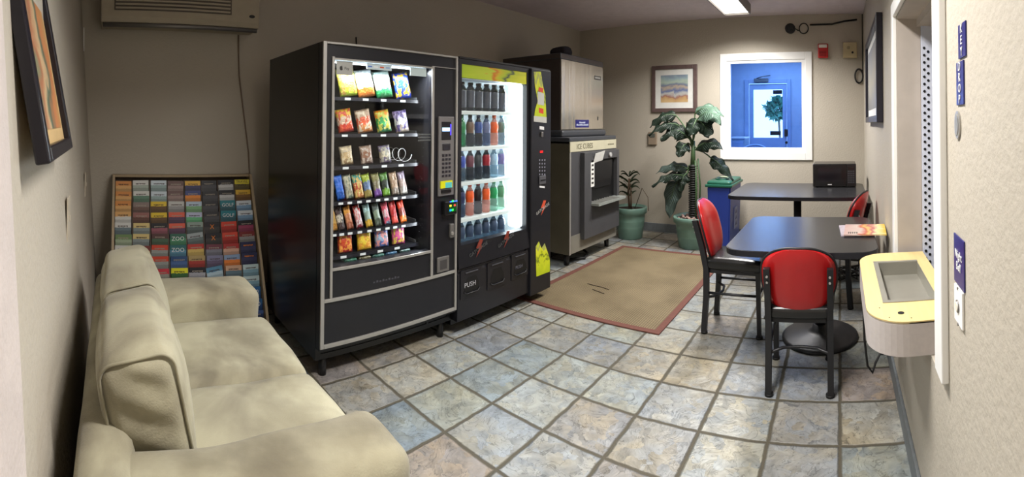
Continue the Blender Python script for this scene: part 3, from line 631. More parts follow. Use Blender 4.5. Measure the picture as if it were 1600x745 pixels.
# picture on the left wall (hangs on the leaning wall)
ORF = mat('black_bronze_frame', (.10, .09, .13), .3); 
ART3 = art_mat('orange_green_abstract', [(0, (.78, .60, .38)), (.25, (.80, .52, .34)), (.4, (.30, .42, .36)), (.5, (.82, .70, .54)), (.62, (.70, .46, .34)), (.8, (.50, .56, .44)), (1, (.80, .66, .46))], 1.6, 'X', .4)
Mw = Matrix.Translation((0, -.160, 1.30)) @ Matrix.Rotation(.19, 4, 'X') @ Matrix.Translation((0, 0, -1.30))
framed('picture', 'big black-framed orange and green picture on the left wall above the sofa', 'picture', 0.0, -1.44, -.93, 1.30, 1.86, .035, .035, ORF, ART3, .035, 'Y', 1, mat('tan_mount_board', (.78, .66, .46), .7), Mw)
# switch plates on the left wall
for (x, z0, z1, lb) in ((-2.8, .93, 1.07, 'narrow pale switch plate on the left wall above the rack side'), (-1.75, .94, 1.10, 'pale painted wall plate on the left wall below the framed picture')):
    PLT = mat('painted_wall_plate', (.76, .72, .65), .5); t = thing('wall_plate', lb, 'switch', (x, wl(1), z0))
    b = MB(); b.box(x-.04, x+.04, wl(z0)-.002, wl(z0)+.004, z0, z1, PLT, .001); b.done('plate', t)
    b = MB(); b.box(x-.006, x+.006, wl(z0)+.004, wl(z0)+.009, (z0+z1)/2-.012, (z0+z1)/2+.012, PLT, .001); b.done('toggle', t)

# ------------------------------------------------------------------ wall items on the far wall
p0 = atY(1278, 69, YF); p1 = atY(1294, 91, YF); RED = mat('alarm_red_plastic', (.74, .12, .12), .35)
t = thing('fire_alarm', 'red fire alarm horn on the far wall right of the window', 'alarm', (p0.x, YF, p1.z))
b = MB(); b.box(p0.x, p1.x, YF-.04, YF-.001, p1.z, p0.z, RED, .008); b.done('housing', t)
b = MB(); b.box(p0.x+.012, p1.x-.012, YF-.052, YF-.04, p0.z-.05, p0.z-.012, mat('clear_strobe_lens', (.9, .88, .85), .15), .004); b.done('strobe_lens', t)
b = MB()
for k in range(4): b.box(p0.x+.02, p1.x-.02, YF-.042, YF-.040, p1.z+.02+k*.018, p1.z+.028+k*.018, mat('alarm_slot_shade', (.4, .05, .05), .6))
b.done('grille', t)
p0 = atY(1317, 67, YF); p1 = atY(1339, 91, YF); BEI = mat('beige_plastic', (.76, .70, .55), .45)
t = thing('junction_box', 'beige plastic control box on the far wall beside the red alarm', 'control box', (p0.x, YF, p1.z))
b = MB(); b.box(p0.x, p1.x, YF-.05, YF-.001, p1.z, p0.z, BEI, .006); b.done('housing', t)
b = MB(); c = (p0+p1)/2; b.cyl((c.x+.03, YF-.053, c.z-.03), .013, .008, BLACKP, 'Y', 16); b.done('knob', t)
b = MB(); b.box(c.x-.035, c.x, YF-.052, YF-.05, c.z+.01, c.z+.045, mat('beige_label', (.62, .57, .45), .6)); b.done('badge', t)
p = atY(1342, 119, YF)
b = MB()
for k, r in enumerate((.058, .068, .062)): b.tube([(p.x+r*.75*math.cos(a), YF-.012-.006*k, p.z+(r+.02)*math.sin(a)) for a in [2*PI*i/28 for i in range(28)]], .006, RUBBER, 6, True)
b.tube([(p.x+.045, YF-.012, p.z+.06), (XR-.012, YF-.01, p.z+.2), (XR-.012, YF-.01, 2.3), (XR-.012, YF-.01, ZC-.005)], .005, RUBBER, 6)
tag(b.done('coiled_cable'), 'black cable coil hanging in the far right corner', 'cable')
p = atY(1235, 45, YF)
t = thing('cable_bracket', 'round black bracket high on the far wall, right above the window', 'bracket', (p.x, YF, p.z))
b = MB(); b.cyl((p.x, YF-.015, p.z), .062, .028, BLACKP, 'Y', 28); b.cyl((p.x, YF-.035, p.z), .03, .02, BLACKP, 'Y', 20); b.done('disc', t)
c = atY(1256, 45, YF)
b = MB(); b.tube([(c.x+.055*math.cos(a), YF-.02, c.z+.062*math.sin(a)) for a in [2*PI*i/24 for i in range(24)]], .007, RUBBER, 6, True); b.tube([(p.x+.04, YF-.025, p.z+.01), (p.x+.1, YF-.02, p.z-.03), (c.x-.05, YF-.02, c.z)], .007, RUBBER, 6); b.done('cable_ring', t)
e1 = atY(1268, 39, YF); e2 = atY(1300, 38, YF); e3 = atY(1339, 31, YF)
b = MB(); b.tube([(e1.x-.02, YF-.018, e1.z-.002), (e2.x, YF-.012, e2.z), ((e2.x+e3.x)/2, YF-.012, (e2.z+e3.z)/2+.008), (e3.x, YF-.012, e3.z)], .011, RUBBER, 6); b.done('cable', t)
p0 = atY(1014, 206, YF); p1 = atY(1027, 226, YF)
t = thing('thermostat', 'small beige thermostat on the far wall behind the big plant', 'thermostat', (p0.x, YF, p1.z))
b = MB(); b.box(p0.x, p1.x, YF-.03, YF-.001, p1.z, p0.z, mat('taupe_plastic', (.55, .49, .42), .5), .005); b.done('housing', t)
b = MB(); b.box(p0.x+.02, p1.x-.02, YF-.034, YF-.03, p0.z-.07, p0.z-.02, mat('grey_display', (.35, .36, .33), .2), .001); b.done('display', t)

# ------------------------------------------------------------------ ceiling lights
HOUS = mat('lamp_housing_grey', (.5, .48, .46), .6)
DIFF = mat('lamp_diffuser', (1, 1, 1), .5, emit=(1, .98, .93), es=4.0)
def ceiling_lamp(x0, x1, y0, y1, label, k=1., spread=150, zb=2.62):
    t = thing('ceiling_light', label, 'ceiling light', ((x0+x1)/2, (y0+y1)/2, ZC), 'surface ceiling lights')
    b = MB()
    for a in ((x0, x0+.012, y0, y1), (x1-.012, x1, y0, y1), (x0+.012, x1-.012, y0, y0+.012), (x0+.012, x1-.012, y1-.012, y1)): b.box(*a, zb-.02, ZC, HOUS)
    b.done('housing', t)
    b = MB(); b.box(x0+.012, x1-.012, y0+.012, y1-.012, zb+.0, zb+.006, DIFF); b.done('diffuser', t)
    area('ceiling_lamp_light', ((x0+x1)/2, (y0+y1)/2, zb-.012), (0, 0, 0), x1-x0-.05, y1-y0-.05, CEIL_W*k, CEIL_COL, math.radians(spread))
ceiling_lamp(-1.27, -.97, 3.75, 4.98, 'lit fluorescent ceiling light near the far window', 1.2, 150)
ceiling_lamp(-.75, -.45, .75, 1.97, 'lit fluorescent ceiling light over the sofa end', .95, 146)

# ------------------------------------------------------------------ air conditioner
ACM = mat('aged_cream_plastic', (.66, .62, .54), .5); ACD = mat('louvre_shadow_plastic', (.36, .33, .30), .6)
t = thing('air_conditioner', 'cream wall air conditioner with louvred grille above the brochure rack', 'air conditioner', (XA, .47, 2.06))
y0, y1, xf = -.10, 1.045, -3.25
b = MB(); b.prism([(XA+.002, 2.42), (xf-.02, 2.42), (xf, 2.40), (xf, 2.12), (xf-.015, 2.085), (xf-.05, 2.075), (XA+.002, 2.075)], y0, y1, ACM, 'Y'); b.done('casing', t)
b = MB()
for k in range(9): b.box(xf, xf+.012, y0+.10, y1-.22, 2.175+k*.026, 2.188+k*.026, ACM, .003)
b.done('grille', t)
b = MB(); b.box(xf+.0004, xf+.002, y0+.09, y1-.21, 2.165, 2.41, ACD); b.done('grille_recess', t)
b = MB(); b.tube([(xf-.03, y0+.01, 2.068), (xf-.03, y1-.01, 2.068)], .017, ALU2, 12); b.done('drip_rail', t)
b = MB(); b.prism(circ(y1-.055, 2.165, .022, .012, 18), xf, xf+.004, BLACKP, 'X'); b.done('badge', t)
b = MB(); b.tube([(XA+.008, .955, 2.07), (XA+.008, .965, 1.75), (XA+.008, 1.05, 1.15), (XA+.008, 1.09, .6), (XA+.008, 1.09, .01)], .006, mat('painted_cable', (.50, .43, .37), .6), 6); tag(b.done('wall_cable'), 'thin painted cable running down the wall from the air conditioner', 'cable')
b = MB(); b.tube([(-3.3, wl(1.9)+.01, 2.05), (-3.3, wl(1.9)+.012, 1.88)], .004, WHITE, 6); tag(b.done('pull_cord'), 'short white cord on the left wall below the air conditioner', 'cord')
b = MB(); b.tube([(XA+.008, 2.01, 2.14), (XA+.008, 2.02, 2.0), (XA+.008, 2.0, 1.7)], .006, RUBBER, 6); tag(b.done('ceiling_cable'), 'thin dark cable sticking up from behind the snack machine', 'cable')

# ------------------------------------------------------------------ brochure rack
RB = (-2.99, .03); RT = (-3.40, .955)
def rackX(z): return RB[0]+(RT[0]-RB[0])*(z-RB[1])/(RT[1]-RB[1])
RY0, RY1 = .015, 1.035
RW = wood_mat('pale_rack_wood', (.62, .54, .42), (.70, .62, .50), 'Z')
t = thing('brochure_rack', 'tall sloping wooden rack of travel leaflets behind the sofa arm', 'rack', (-3.2, .52, 0))
b = MB()
RG = mat('rack_board_brown', (.36, .31, .27), .7)
b.prism([(rackX(0)-.085, 0), (rackX(.97)-.085, .97), (rackX(.97)-.092, .97), (rackX(0)-.092, 0)], RY0, RY1, RG, 'Y'); b.done('back_board', t)
for y in (RY0-.018, RY1):
    b = MB(); b.prism([(rackX(0)-.10, 0), (rackX(0)+.03, 0), (rackX(.40)+.035, .40), (rackX(.98)+.0, .985), (rackX(.98)-.082, .985)], y, y+.018, RW, 'Y'); b.done('side_rail', t)
b = MB(); b.box(rackX(.97)-.082, rackX(.97)-.02, RY0, RY1, .968, .984, RW, .002); b.done('top_rail', t)
for k in range(7):
    y = RY0+(k+1)*(RY1-RY0)/8
    b = MB(); b.prism([(rackX(0)-.085, 0), (rackX(0)-.012, 0), (rackX(.94)-.012, .94), (rackX(.94)-.085, .94)], y-.003, y+.003, RG, 'Y'); b.done('divider', t)
OR_ = (.80, .47, .20); TO = (.83, .60, .33); WH = (.80, .80, .78); BK = (.08, .08, .10); DR = (.42, .12, .13); RD = (.75, .20, .13); YL = (.83, .68, .12)
cols = [
 [('orange', OR_, TO)]*3+[('cream and orange', TO, WH), ('white photo', WH, (.35, .42, .45)), ('grass green', (.36, .47, .28), (.55, .62, .5)), ('maroon and white', WH, DR), ('maroon', DR, WH), ('dark purple', (.3, .2, .3), DR), ('tan', TO, BK)],
 [('white', WH, (.6, .65, .6)), ('white and green', WH, (.3, .45, .36)), ('grey-brown', (.45, .38, .36), (.35, .25, .22)), ('brown photo', (.5, .3, .28), (.3, .18, .15)), ('sand yellow', (.80, .70, .42), (.45, .5, .5)), ('sand yellow', (.80, .70, .42), (.45, .5, .5)), ('maroon banner', (.4, .16, .15), (.65, .5, .3)), ('black and cream', (.2, .17, .16), (.7, .66, .6)), ('crimson', (.72, .14, .2), (.3, .2, .4)), ('red', (.75, .2, .15), (.8, .5, .2))],
 [('pale blue and white', (.74, .80, .84), (.5, .6, .6))]*2+[('bright yellow', YL, (.3, .2, .1))]*2+[('black and rose', BK, (.5, .25, .3)), ('dark red and green', (.25, .15, .15), (.2, .3, .22)), ('orange-red', RD, (.5, .52, .5)), ('orange-red', RD, (.5, .52, .5)), ('scarlet', (.72, .16, .2), (.5, .5, .45)), ('pink-red', (.75, .25, .25), (.4, .3, .3))],
 [('chocolate brown', (.33, .23, .22), (.5, .4, .38))]*2+[('silver-grey', (.68, .68, .66), (.5, .5, .5)), ('tomato red', (.80, .28, .2), (.25, .15, .25)), ('tomato red', (.80, .28, .2), (.25, .15, .25)), ('dark green ZOO', (.13, .30, .24), (.2, .45, .3)), ('teal green ZOO', (.12, .32, .33), (.25, .45, .55)), ('navy blue', (.12, .22, .38), (.2, .3, .5)), ('lemon yellow', (.85, .82, .12), (.15, .3, .15)), ('lime yellow', (.7, .78, .12), (.2, .4, .15))],
 [('gold and navy', (.85, .62, .15), (.15, .15, .3)), ('navy and flame orange', (.16, .2, .42), (.85, .45, .12)), ('pale blue', (.62, .70, .78), (.4, .6, .4)), ('lavender', (.62, .64, .76), (.3, .62, .4)), ('grey-green', (.45, .52, .48), (.25, .3, .3)), ('askew grey', (.52, .56, .57), (.3, .35, .35)), ('red script', (.65, .15, .13), (.75, .62, .3)), ('cream and red script', (.6, .5, .3), (.55, .14, .12)), ('black and silver', BK, (.55, .55, .58)), ('charcoal', (.15, .15, .18), (.3, .4, .4))],
 [('black', (.11, .11, .13), (.2, .2, .22))]*4+[('black with orange X', BK, (.16, .15, .15))]*2+[('dark rose', (.35, .15, .2), (.4, .4, .45)), ('slate purple', (.4, .4, .52), (.3, .25, .35)), ('askew sea blue', (.25, .45, .58), (.6, .7, .75)), ('sky blue', (.4, .65, .72), (.15, .3, .4))],
 [('black and white', BK, (.75, .75, .75))]*2+[('teal GOLF', (.10, .40, .45), (.12, .3, .35))]*2+[('vivid red', (.78, .2, .14), (.6, .12, .1))]*2+[('dark red banner', (.62, .14, .14), (.8, .6, .5)), ('blue and orange', (.45, .55, .7), (.85, .42, .15)), ('peach', (.78, .60, .48), (.3, .4, .45)), ('tan', (.66, .56, .42), (.3, .3, .3))],
 [('yellow TRAVEL INFO', (.85, .78, .15), (.3, .25, .1)), ('gold and brown', (.82, .62, .15), (.4, .25, .1)), ('white and sky', (.78, .82, .85), (.4, .55, .7)), ('white and sky', (.78, .82, .85), (.4, .55, .7)), ('black and magenta', BK, (.55, .18, .3)), ('maroon and grey', DR, (.5, .5, .5)), ('navy with orange lettering', (.12, .13, .25), (.16, .17, .3)), ('navy with orange lettering', (.12, .13, .25), (.16, .17, .3)), ('pale cloud blue', (.72, .82, .84), (.45, .62, .7)), ('pale cloud blue', (.72, .82, .84), (.45, .62, .7)), ('blue price', (.15, .35, .58), (.1, .25, .45)), ('dark blue price', (.13, .3, .5), (.08, .2, .4)), ('dim blue', (.2, .28, .5), (.1, .15, .3))],
]
WORDS = {'dark green ZOO': 'ZOO', 'teal green ZOO': 'ZOO', 'teal GOLF': 'GOLF', 'yellow TRAVEL INFO': 'TRAVEL\nINFO', 'blue price': '$8.00', 'dark blue price': '$8.00', 'black with orange X': 'X'}
CW = (RY1-RY0)/8; ROWH = .0705
BD = Vector((-.16, 0, 1)).normalized(); BN = Vector((1, 0, .16)).normalized()
for ci, col in enumerate(cols):
    for ri, (nm, c1, c2) in enumerate(col):
        ztop = .945-ri*ROWH+random.uniform(-.004, .004); yc = RY0+(ci+.5)*CW+random.uniform(-.003, .003)
        if ci == 7 and ri < 9: yc -= .0
        hgt = .125; th = .009; wdt = .115
        if ztop-hgt*BD.z < .02: hgt = ztop-.02
        topc = Vector((rackX(ztop)-.004, yc, ztop)); cen = topc-BD*hgt/2
        roll = random.uniform(-.02, .02)+(.14 if 'askew' in nm else 0)
        Mx = Matrix((( BN.x, 0, BD.x, cen.x), (0, 1, 0, cen.y), (BN.z, 0, BD.z, cen.z), (0, 0, 0, 1))) @ Matrix.Rotation(roll, 4, 'X')
        b = MB()
        c1 = tuple(v**.78 for v in c1); c2 = tuple(v**.78 for v in c2); c3 = tuple(max(0, v*.85) for v in c2)
        m = print_mat('leaflet_%s' % nm, c1, c2, c3, None, .38, (.56, .73), rnd=True, nscale=9.)
        b.box(-th/2, th/2, -wdt/2, wdt/2, -hgt/2, hgt/2, m)
        o = b.done('brochure'); o.matrix_world = Mx
        ORG[o.name] = Vector((0, 0, 0))
        tag(o, '%s leaflet in the rack, %s column from the left, %s row down' % (nm, ORD[ci], ORD[ri]), 'brochure', 'leaflets in the wooden rack')
        word = WORDS.get(nm)
        lm = mat('orange_lettering', (.88, .5, .12), .5) if ('orange X' in nm) else LETW if not nm.startswith('yellow') else LETK
        def put(body, sz, dz, wd=None, mm=None):
            x = text(body, (0, 0, 0), 'X', sz, mm or lm, None, .0003, wd); x.parent = o
            x.matrix_local = Matrix(((0, 0, 1, th/2+.0006), (1, 0, 0, 0), (0, 1, 0, hgt/2-dz), (0, 0, 0, 1))) @ Matrix.Diagonal((wd or 1, 1, 1, 1))
        if word: put(word, {'ZOO': .04, 'GOLF': .036, 'X': .045, '$8.00': .038}.get(word, .027), .034 if word != 'TRAVEL\nINFO' else .03)
        else:
            # unreadable title strokes
            bb = MB(); lc = mat('leaflet_ink_light', (.62, .58, .52), .5) if sum(c1) < 1.5 else mat('leaflet_ink_dark', (.25, .17, .15), .5)
            if 'orange lettering' in nm: lc = mat('orange_lettering', (.88, .5, .12), .5)
            y = -.036
            while y < .034:
                wv = random.uniform(.003, .008); bb.box(th/2+.0002, th/2+.0009, y, y+wv, hgt/2-.030+random.uniform(0, .004), hgt/2-.020, lc); y += wv+.0025
            x = bb.done('title_print', o, world=False)

# ------------------------------------------------------------------ sofa
def sofa():
    t = thing('sofa', 'beige microsuede loveseat against the left wall, stained and worn', 'sofa', (-1.55, .3, 0))
    def part(name, *soft, **k):
        b = MB()
        for a in soft: b.soft(**a)
        return b.done(name, t)
    T = Matrix.Translation
    part('base', dict(size=(1.30, .72, .27), m=SUEDE, M=T((-1.56, .31, .20)), r=.03, n=16))
    part('back_frame', dict(size=(1.46, .14, .60), m=SUEDE, M=T((-1.56, .005, .36)) @ Matrix.Rotation(.05, 4, 'X'), r=.05, n=14, wob=.004))
    for nm, x0, x1, lab in (('armrest', -2.27, -2.03, 0), ('armrest', -1.10, -.865, 1)):
        def shp(q, p):
            # top rolls softly and swells outward a bit
            return q
        part('armrest', dict(size=(x1-x0, .75, .57), m=SUEDE, M=T(((x0+x1)/2, .305, .34+.012*lab)), r=.055, n=18, puff=(.006, .005, .016), wob=.006, ws=7, seed=lab*5))
    for k, (x0, x1) in enumerate(((-2.04, -1.545), (-1.545, -1.095))):
        part('seat_cushion', dict(size=(x1-x0+.005, .56, .17), m=SUEDE, M=T(((x0+x1)/2, .43, .42)), r=.045, n=20, puff=(0, .012, .028), wob=.006, ws=6, seed=k*9+2))
    for k, (x0, x1) in enumerate(((-2.10, -1.60), (-1.59, -1.115))):
        Mx = T(((x0+x1)/2, .098, .640)) @ Matrix.Rotation(.22, 4, 'X'); w = (x1-x0)/2
        def shp(q, p):
            # soft creases fanning over the end panels
            e = max(0, abs(p[0])-.55)/.45
            q.x += math.copysign(1, p[0])*e*.006*math.sin(q.z*70+q.y*40+k*2)*(1-p[1]**2)
            q.y += (.004*math.sin(q.x*38+q.z*20+k))*max(0, p[1])*(1-p[2]**2)
            return q
        bc = part('back_cushion', dict(size=(x1-x0, .20, .37), m=SUEDE, M=Mx, r=.042, n=26, puff=(.012, .03, .022), wob=.006, ws=8, seed=k*7+11, shape=shp))
        for sg in (-1, 1):
            xs = sg*(w-.010); hy, hz, cr = .095, .179, .04; loop = []
            for cy, cz, a in ((hy-cr, hz-cr, 0), (-hy+cr, hz-cr, PI/2), (-hy+cr, -hz+cr, PI), (hy-cr, -hz+cr, 1.5*PI)):
                for q in range(7): tt = a+PI/2*q/6; loop.append(Mx @ Vector((xs, cy+cr*math.cos(tt), cz+cr*math.sin(tt))))
            b = MB(); b.tube(loop, .0045, SUEDE, 6, True)
            ORG[bc.name] = ORG[t.name]; b.done('seam', bc)
    for sx in (-2.17, -.95):
        for sy in (.02, .60):
            b = MB(); b.cyl((sx, sy, .03), .022, .06, BLACKP, 'Z', 16, .028); b.done('leg', t)
sofa()

# ------------------------------------------------------------------ snack machine
XM = -2.229; SY0_, SY1_, SZT = 1.079, 2.047, 1.832
t = thing('snack_vending_machine', 'black glass-fronted snack vending machine with silver trim', 'vending machine', (XM-.43, (SY0_+SY1_)/2, 0))
GREYIN = mat('cabinet_interior_dark', (.13, .13, .15), .5)
D0 = XM-.86
b = MB(); b.box(D0, XM-.055, SY0_, SY0_+.03, .10, SZT, BLACKS); b.box(D0, XM-.055, SY1_-.03, SY1_, .10, SZT, BLACKS); b.box(D0, XM-.055, SY0_+.03, SY1_-.03, SZT-.03, SZT, BLACKS); b.box(D0, D0+.03, SY0_+.03, SY1_-.03, .10, SZT-.03, GREYIN); b.box(D0, XM-.055, SY0_+.03, SY1_-.03, .10, .13, BLACKS)
b.box(D0+.03, XM-.055, 1.845, 1.86, .13, SZT-.03, GREYIN); b.done('cabinet', t)
WY0, WY1, WZ0_, WZ1_ = 1.150, 1.830, .607, 1.737      # window opening
FRT = mat('black_door_face', (.10, .10, .12), .34, var=.1)
b = MB()
for a in ((SY0_, WY0, .17, SZT), (WY1, SY1_, .17, SZT), (WY0, WY1, .17, WZ0_), (WY0, WY1, WZ1_, SZT)): b.box(XM-.05, XM-.006, a[0], a[1], a[2], a[3], FRT)
b.done('door', t)
b = MB(); tr = .014
for a in ((SY0_, SY0_+.022, .185, SZT), (SY1_-.016, SY1_, .185, SZT), (SY0_+.022, SY1_-.016, .185, .205), (SY0_+.022, SY1_-.016, SZT-.012, SZT), (SY0_+.022, SY1_-.016, .428, .446)): b.box(XM-.006, XM+.006, *a, ALU, .002)
b.done('outer_trim', t)
b = MB()
for a in ((WY0-.016, WY0, .446, WZ1_+.016), (WY1, WY1+.018, .446, WZ1_+.016), (WY0, WY1, WZ0_-.016, WZ0_), (WY0, WY1, WZ1_, WZ1_+.010)): b.box(XM-.006, XM+.004, *a, ALU, .002)
b.box(XM-.006, XM+.002, WY1+.018, SY1_-.016, WZ1_+.012, WZ1_+.016, ALU)
b.done('window_trim', t)
b = MB(); b.box(XM-.016, XM-.012, WY0, WY1, WZ0_, WZ1_, GLASS); b.done('glass_pane', t)
# faint nameplate on the flap: unreadable grey marks
b = MB(); c0 = atX(584, 442, XM); yy = c0.y
for k in range(9): b.box(XM-.006, XM-.0052, yy+k*.021, yy+k*.021+.013, c0.z-.004, c0.z+.004+.004*(k % 2), mat('faded_nameplate', (.26, .26, .29), .5))
b.done('nameplate', t)
b = MB()
for sx in (D0+.06, XM-.09):
    for sy in (SY0_+.06, SY1_-.06): b.cyl((sx, sy, .05), .022, .10, BLACKP, 'Z', 12)
b.box(D0+.03, XM-.06, SY0_+.02, SY1_-.02, .10, .17, BLACKP)
b.done('feet', t)
# upper gloss strip light inside
area('snack_machine_side_lamp', (XM-.055, WY1-.03, 1.1), (math.radians(-90), 0, math.radians(20)), .03, .9, SNACK_W*.5, (.86, .95, 1.0))
area('snack_machine_lamp', (XM-.06, (WY0+WY1)/2, WZ1_-.018), (0, math.radians(-28), 0), .03, .62, SNACK_W, (.86, .95, 1.0))
b = MB(); b.box(XM-.05, XM-.035, WY0+.02, WY1-.02, WZ1_-.012, WZ1_-.002, mat('snack_lamp_tube', (1, 1, 1), .5, emit=(.85, .95, 1), es=3)); b.done('lamp_tube', t)
# right hand control column
CP = mat('keypad_grey', (.46, .45, .45), .4, .3); KD = mat('keypad_dark', (.14, .13, .16), .4)
ky0, ky1 = atX(684, 240, XM).y, atX(708, 240, XM).y
p = t
kz1, kz0 = 1.438, .935
b = MB(); b.box(XM-.006, XM+.010, ky0, ky1, kz0, kz1, CP, .004); kp = b.done('keypad_panel', t)
b = MB(); b.box(XM+.010, XM+.012, ky0+.022, ky1-.03, 1.29, 1.405, mat('display_window_black', (.05, .05, .09), .15)); b.done('display', kp)
b = MB(); b.box(XM+.012, XM+.0135, ky0+.026, ky1-.042, 1.345, 1.368, mat('display_glow', (.5, .7, 1), .4, emit=(.55, .78, 1), es=3.5)); b.box(XM+.012, XM+.0135, ky1-.037, ky1-.03, 1.32, 1.39, mat('display_glow_violet', (.3, .2, 1), .4, emit=(.28, .22, 1), es=1.8)); b.done('display_glow', kp)
b = MB(); b.box(XM+.010, XM+.016, ky0+.03, ky1-.045, 1.225, 1.265, KD, .002); b.box(XM+.010, XM+.014, ky0+.06, ky1-.035, 1.225, 1.27, ALU2, .002); b.done('coin_slot', kp)
for r in range(6):
    for c in range(3):
        b = MB(); yy = ky0+.028+c*.027; zz = 1.185-r*.026; b.box(XM+.010, XM+.014, yy, yy+.017, zz, zz+.015, KD, .001); b.done('key', kp)
b = MB(); b.box(XM+.010, XM+.018, ky0+.012, ky1-.02, .985, 1.03, mat('bill_sticker_yellow', (.85, .85, .1), .4)); b.box(XM+.018, XM+.0185, ky0+.05, ky1-.025, .985, 1.02, mat('bill_sticker_cyan', (.35, .75, .75), .4)); b.done('bill_sticker', kp)
b = MB(); b.box(XM+.010, XM+.02, ky0+.02, ky1-.03, .955, .975, BLACKP, .002); b.done('bill_slot', kp)
c0 = atX(690, 314, XM); c1 = atX(709, 333, XM)
b = MB(); b.box(XM-.006, XM+.035, c0.y, c1.y, c1.z, c0.z, BLACKP, .008); cr_ = b.done('card_reader', t)
b = MB(); b.box(XM+.035, XM+.037, c0.y+.03, c1.y-.01, c1.z+.02, c0.z-.02, mat('reader_screen', (.03, .05, .05), .2, emit=(.05, .35, .12), es=.8))
for k, cc in enumerate(((.1, .5, 1), (.2, .9, .3), (.9, .2, .2), (.9, .8, .2), (.2, .9, .3))):
    b.box(XM+.037, XM+.0378, c0.y+.036+.018*(k % 3), c0.y+.05+.018*(k % 3), c1.z+.026+.028*(k//2), c1.z+.038+.028*(k//2), mat('reader_led_%d' % k, cc, .4, emit=cc, es=2.0))
b.done('reader_screen', cr_)
b = MB(); b.box(XM+.0, XM+.037, c0.y+.04, c1.y-.004, c0.z-.008, c0.z-.002, mat('reader_blue_light', (.1, .3, 1), .4, emit=(.2, .45, 1), es=2)); b.done('reader_light', cr_)
c0 = atX(704, 360, XM)
b = MB(); b.box(XM-.006, XM+.016, c0.y-.014, c0.y+.02, c0.z-.045, c0.z+.045, ALU2, .006); b.cyl((XM+.018, c0.y, c0.z-.015), .011, .01, ALU, 'X', 16); b.done('door_lock', t)
c0 = atX(692, 413, XM)
b = MB(); b.box(XM-.006, XM+.006, c0.y-.05, c0.y+.05, c0.z-.045, c0.z+.05, ALU2, .004); cb = b.done('coin_return', t)
b = MB(); b.box(XM+.006, XM+.0075, c0.y-.028, c0.y+.028, c0.z-.028, c0.z+.03, mat('coin_return_flap', (.32, .31, .31), .4, .4)); b.done('flap', cb)
# stickers on the glass
def sticker(nm, px0, py0, px1, py1, m, X=XM-.011, lab=None, parent=t):
    a = atX(px0, py0, X); c = atX(px1, py1, X)
    b = MB(); b.box(X-.0006, X+.0006, a.y, c.y, min(a.z, c.z), max(a.z, c.z), m); o = b.done(nm, parent)
    if lab: o['label'] = lab
    return o, a, c
st, a, c = sticker('payment_sticker', 526, 95, 551, 118, mat('sticker_silver_grey', (.62, .62, .60), .5), lab='grey sticker with a small black apple mark and Pay')
yc = (a.y+c.y)/2; zc = (a.z+c.z)/2
b = MB(); ap = [(yc-.022+.011*math.cos(q)*(1-.12*math.cos(2*q)), zc-.001+.012*math.sin(q)) for q in [2*PI*k/20 for k in range(20)]]
ap = [(y, z) if math.hypot(y-(yc-.010), z-(zc+.001)) > .005 else (yc-.0148, z) for y, z in ap]
b.prism(ap, XM-.0102, XM-.0098, LETK, 'X'); b.prism([(yc-.021, zc+.012), (yc-.016, zc+.019), (yc-.018, zc+.012)], XM-.0102, XM-.0098, LETK, 'X'); b.done('apple_mark', st)
text('Pay', (XM-.0102, yc+.013, zc-.001), 'X', .022, LETK, st)
st, a, c = sticker('card_sticker', 573, 99, 612, 111, mat('sticker_pale_strip', (.72, .78, .80), .5), lab='strip of small card payment marks')
for k, cc in enumerate(((.25, .4, .7), (.85, .85, .85), (.75, .3, .15), (.5, .6, .75))):
    b = MB(); y0 = a.y+.008+k*(c.y-a.y-.01)/4; b.box(XM-.0104, XM-.010, y0, y0+.028, min(a.z, c.z)+.012, max(a.z, c.z)-.012, mat('card_mark_%d' % k, cc, .5)); b.done('card_mark', st)
st, a, c = sticker('notice_sticker', 641, 105, 666, 120, mat('sticker_pale_notice', (.70, .76, .76), .5), lab='pale blank notice label')
for k in range(3):
    o, a, c = sticker('vent_slots', 653, 209+k*4.5, 673, 211+k*4.5, mat('pale_slot_print', (.33, .34, .34), .5))
# shelves
SHX0, SHX1 = XM-.50, XM-.085
rows = [1.545, 1.335, 1.150, .950, .775, .646]
SHM = mat('tray_dark_metal', (.07, .07, .09), .5)
TAGM = mat('price_tag_white', (.85, .88, .88), .5)
for ri, z in enumerate(rows):
    b = MB(); b.box(SHX0, SHX1, WY0-.04, 1.80, z-.014, z-.004, SHM); b.box(SHX1-.004, SHX1, WY0-.04, 1.80, z-.024, z-.004, mat('tray_front_edge', (.12, .12, .15), .4)); sh = b.done('shelf', t)
def bag(name, w, h, d, m, px, z, X, label, group, lean=.10, roll=0., n=10, py=None):
    """a crimped pillow packet standing on a tray, its face to the glass"""
    y = atX(px, 240, X).y
    b = MB(); V = {}
    for s in (1, -1):
        for i in range(n+1):
            for j in range(n+1):
                u = 2*i/n-1; v = 2*j/n-1
                edge = i in (0, n) or j in (0, n)
                if edge and s == -1: V[s, i, j] = V[1, i, j]; continue
                th = d*((1-u**4)*(1-abs(v)**3.0))**.6
                wv = 1-.10*(1-v*v)*0-.06*(1-abs(v)) if True else 1
                nn = noise.noise(Vector((u*2+px*.37, v*2+z*3, s*2)))*.006*(0 if edge else 1)
                V[s, i, j] = b.bm.verts.new((s*(th/2+(nn if th > .004 else 0)), u*w/2*(1-.06*(1-abs(v))), h/2+v*h/2))
    fs = []
    for s in (1, -1):
        for i in range(n):
            for j in range(n):
                q = [V[s, i, j], V[s, i+1, j], V[s, i+1, j+1], V[s, i, j+1]]
                if s == -1: q.reverse()
                fs.append(b.bm.faces.new(q))
    b._tag(fs, m, True)
    o = b.done(name); o.location = (X, y, z-.003+abs(math.sin(roll))*w*.3); o.rotation_euler = (roll, -lean, 0)
    tag(o, label, 'snack packet' if name != 'candy_bar' else 'candy bar', group); return o
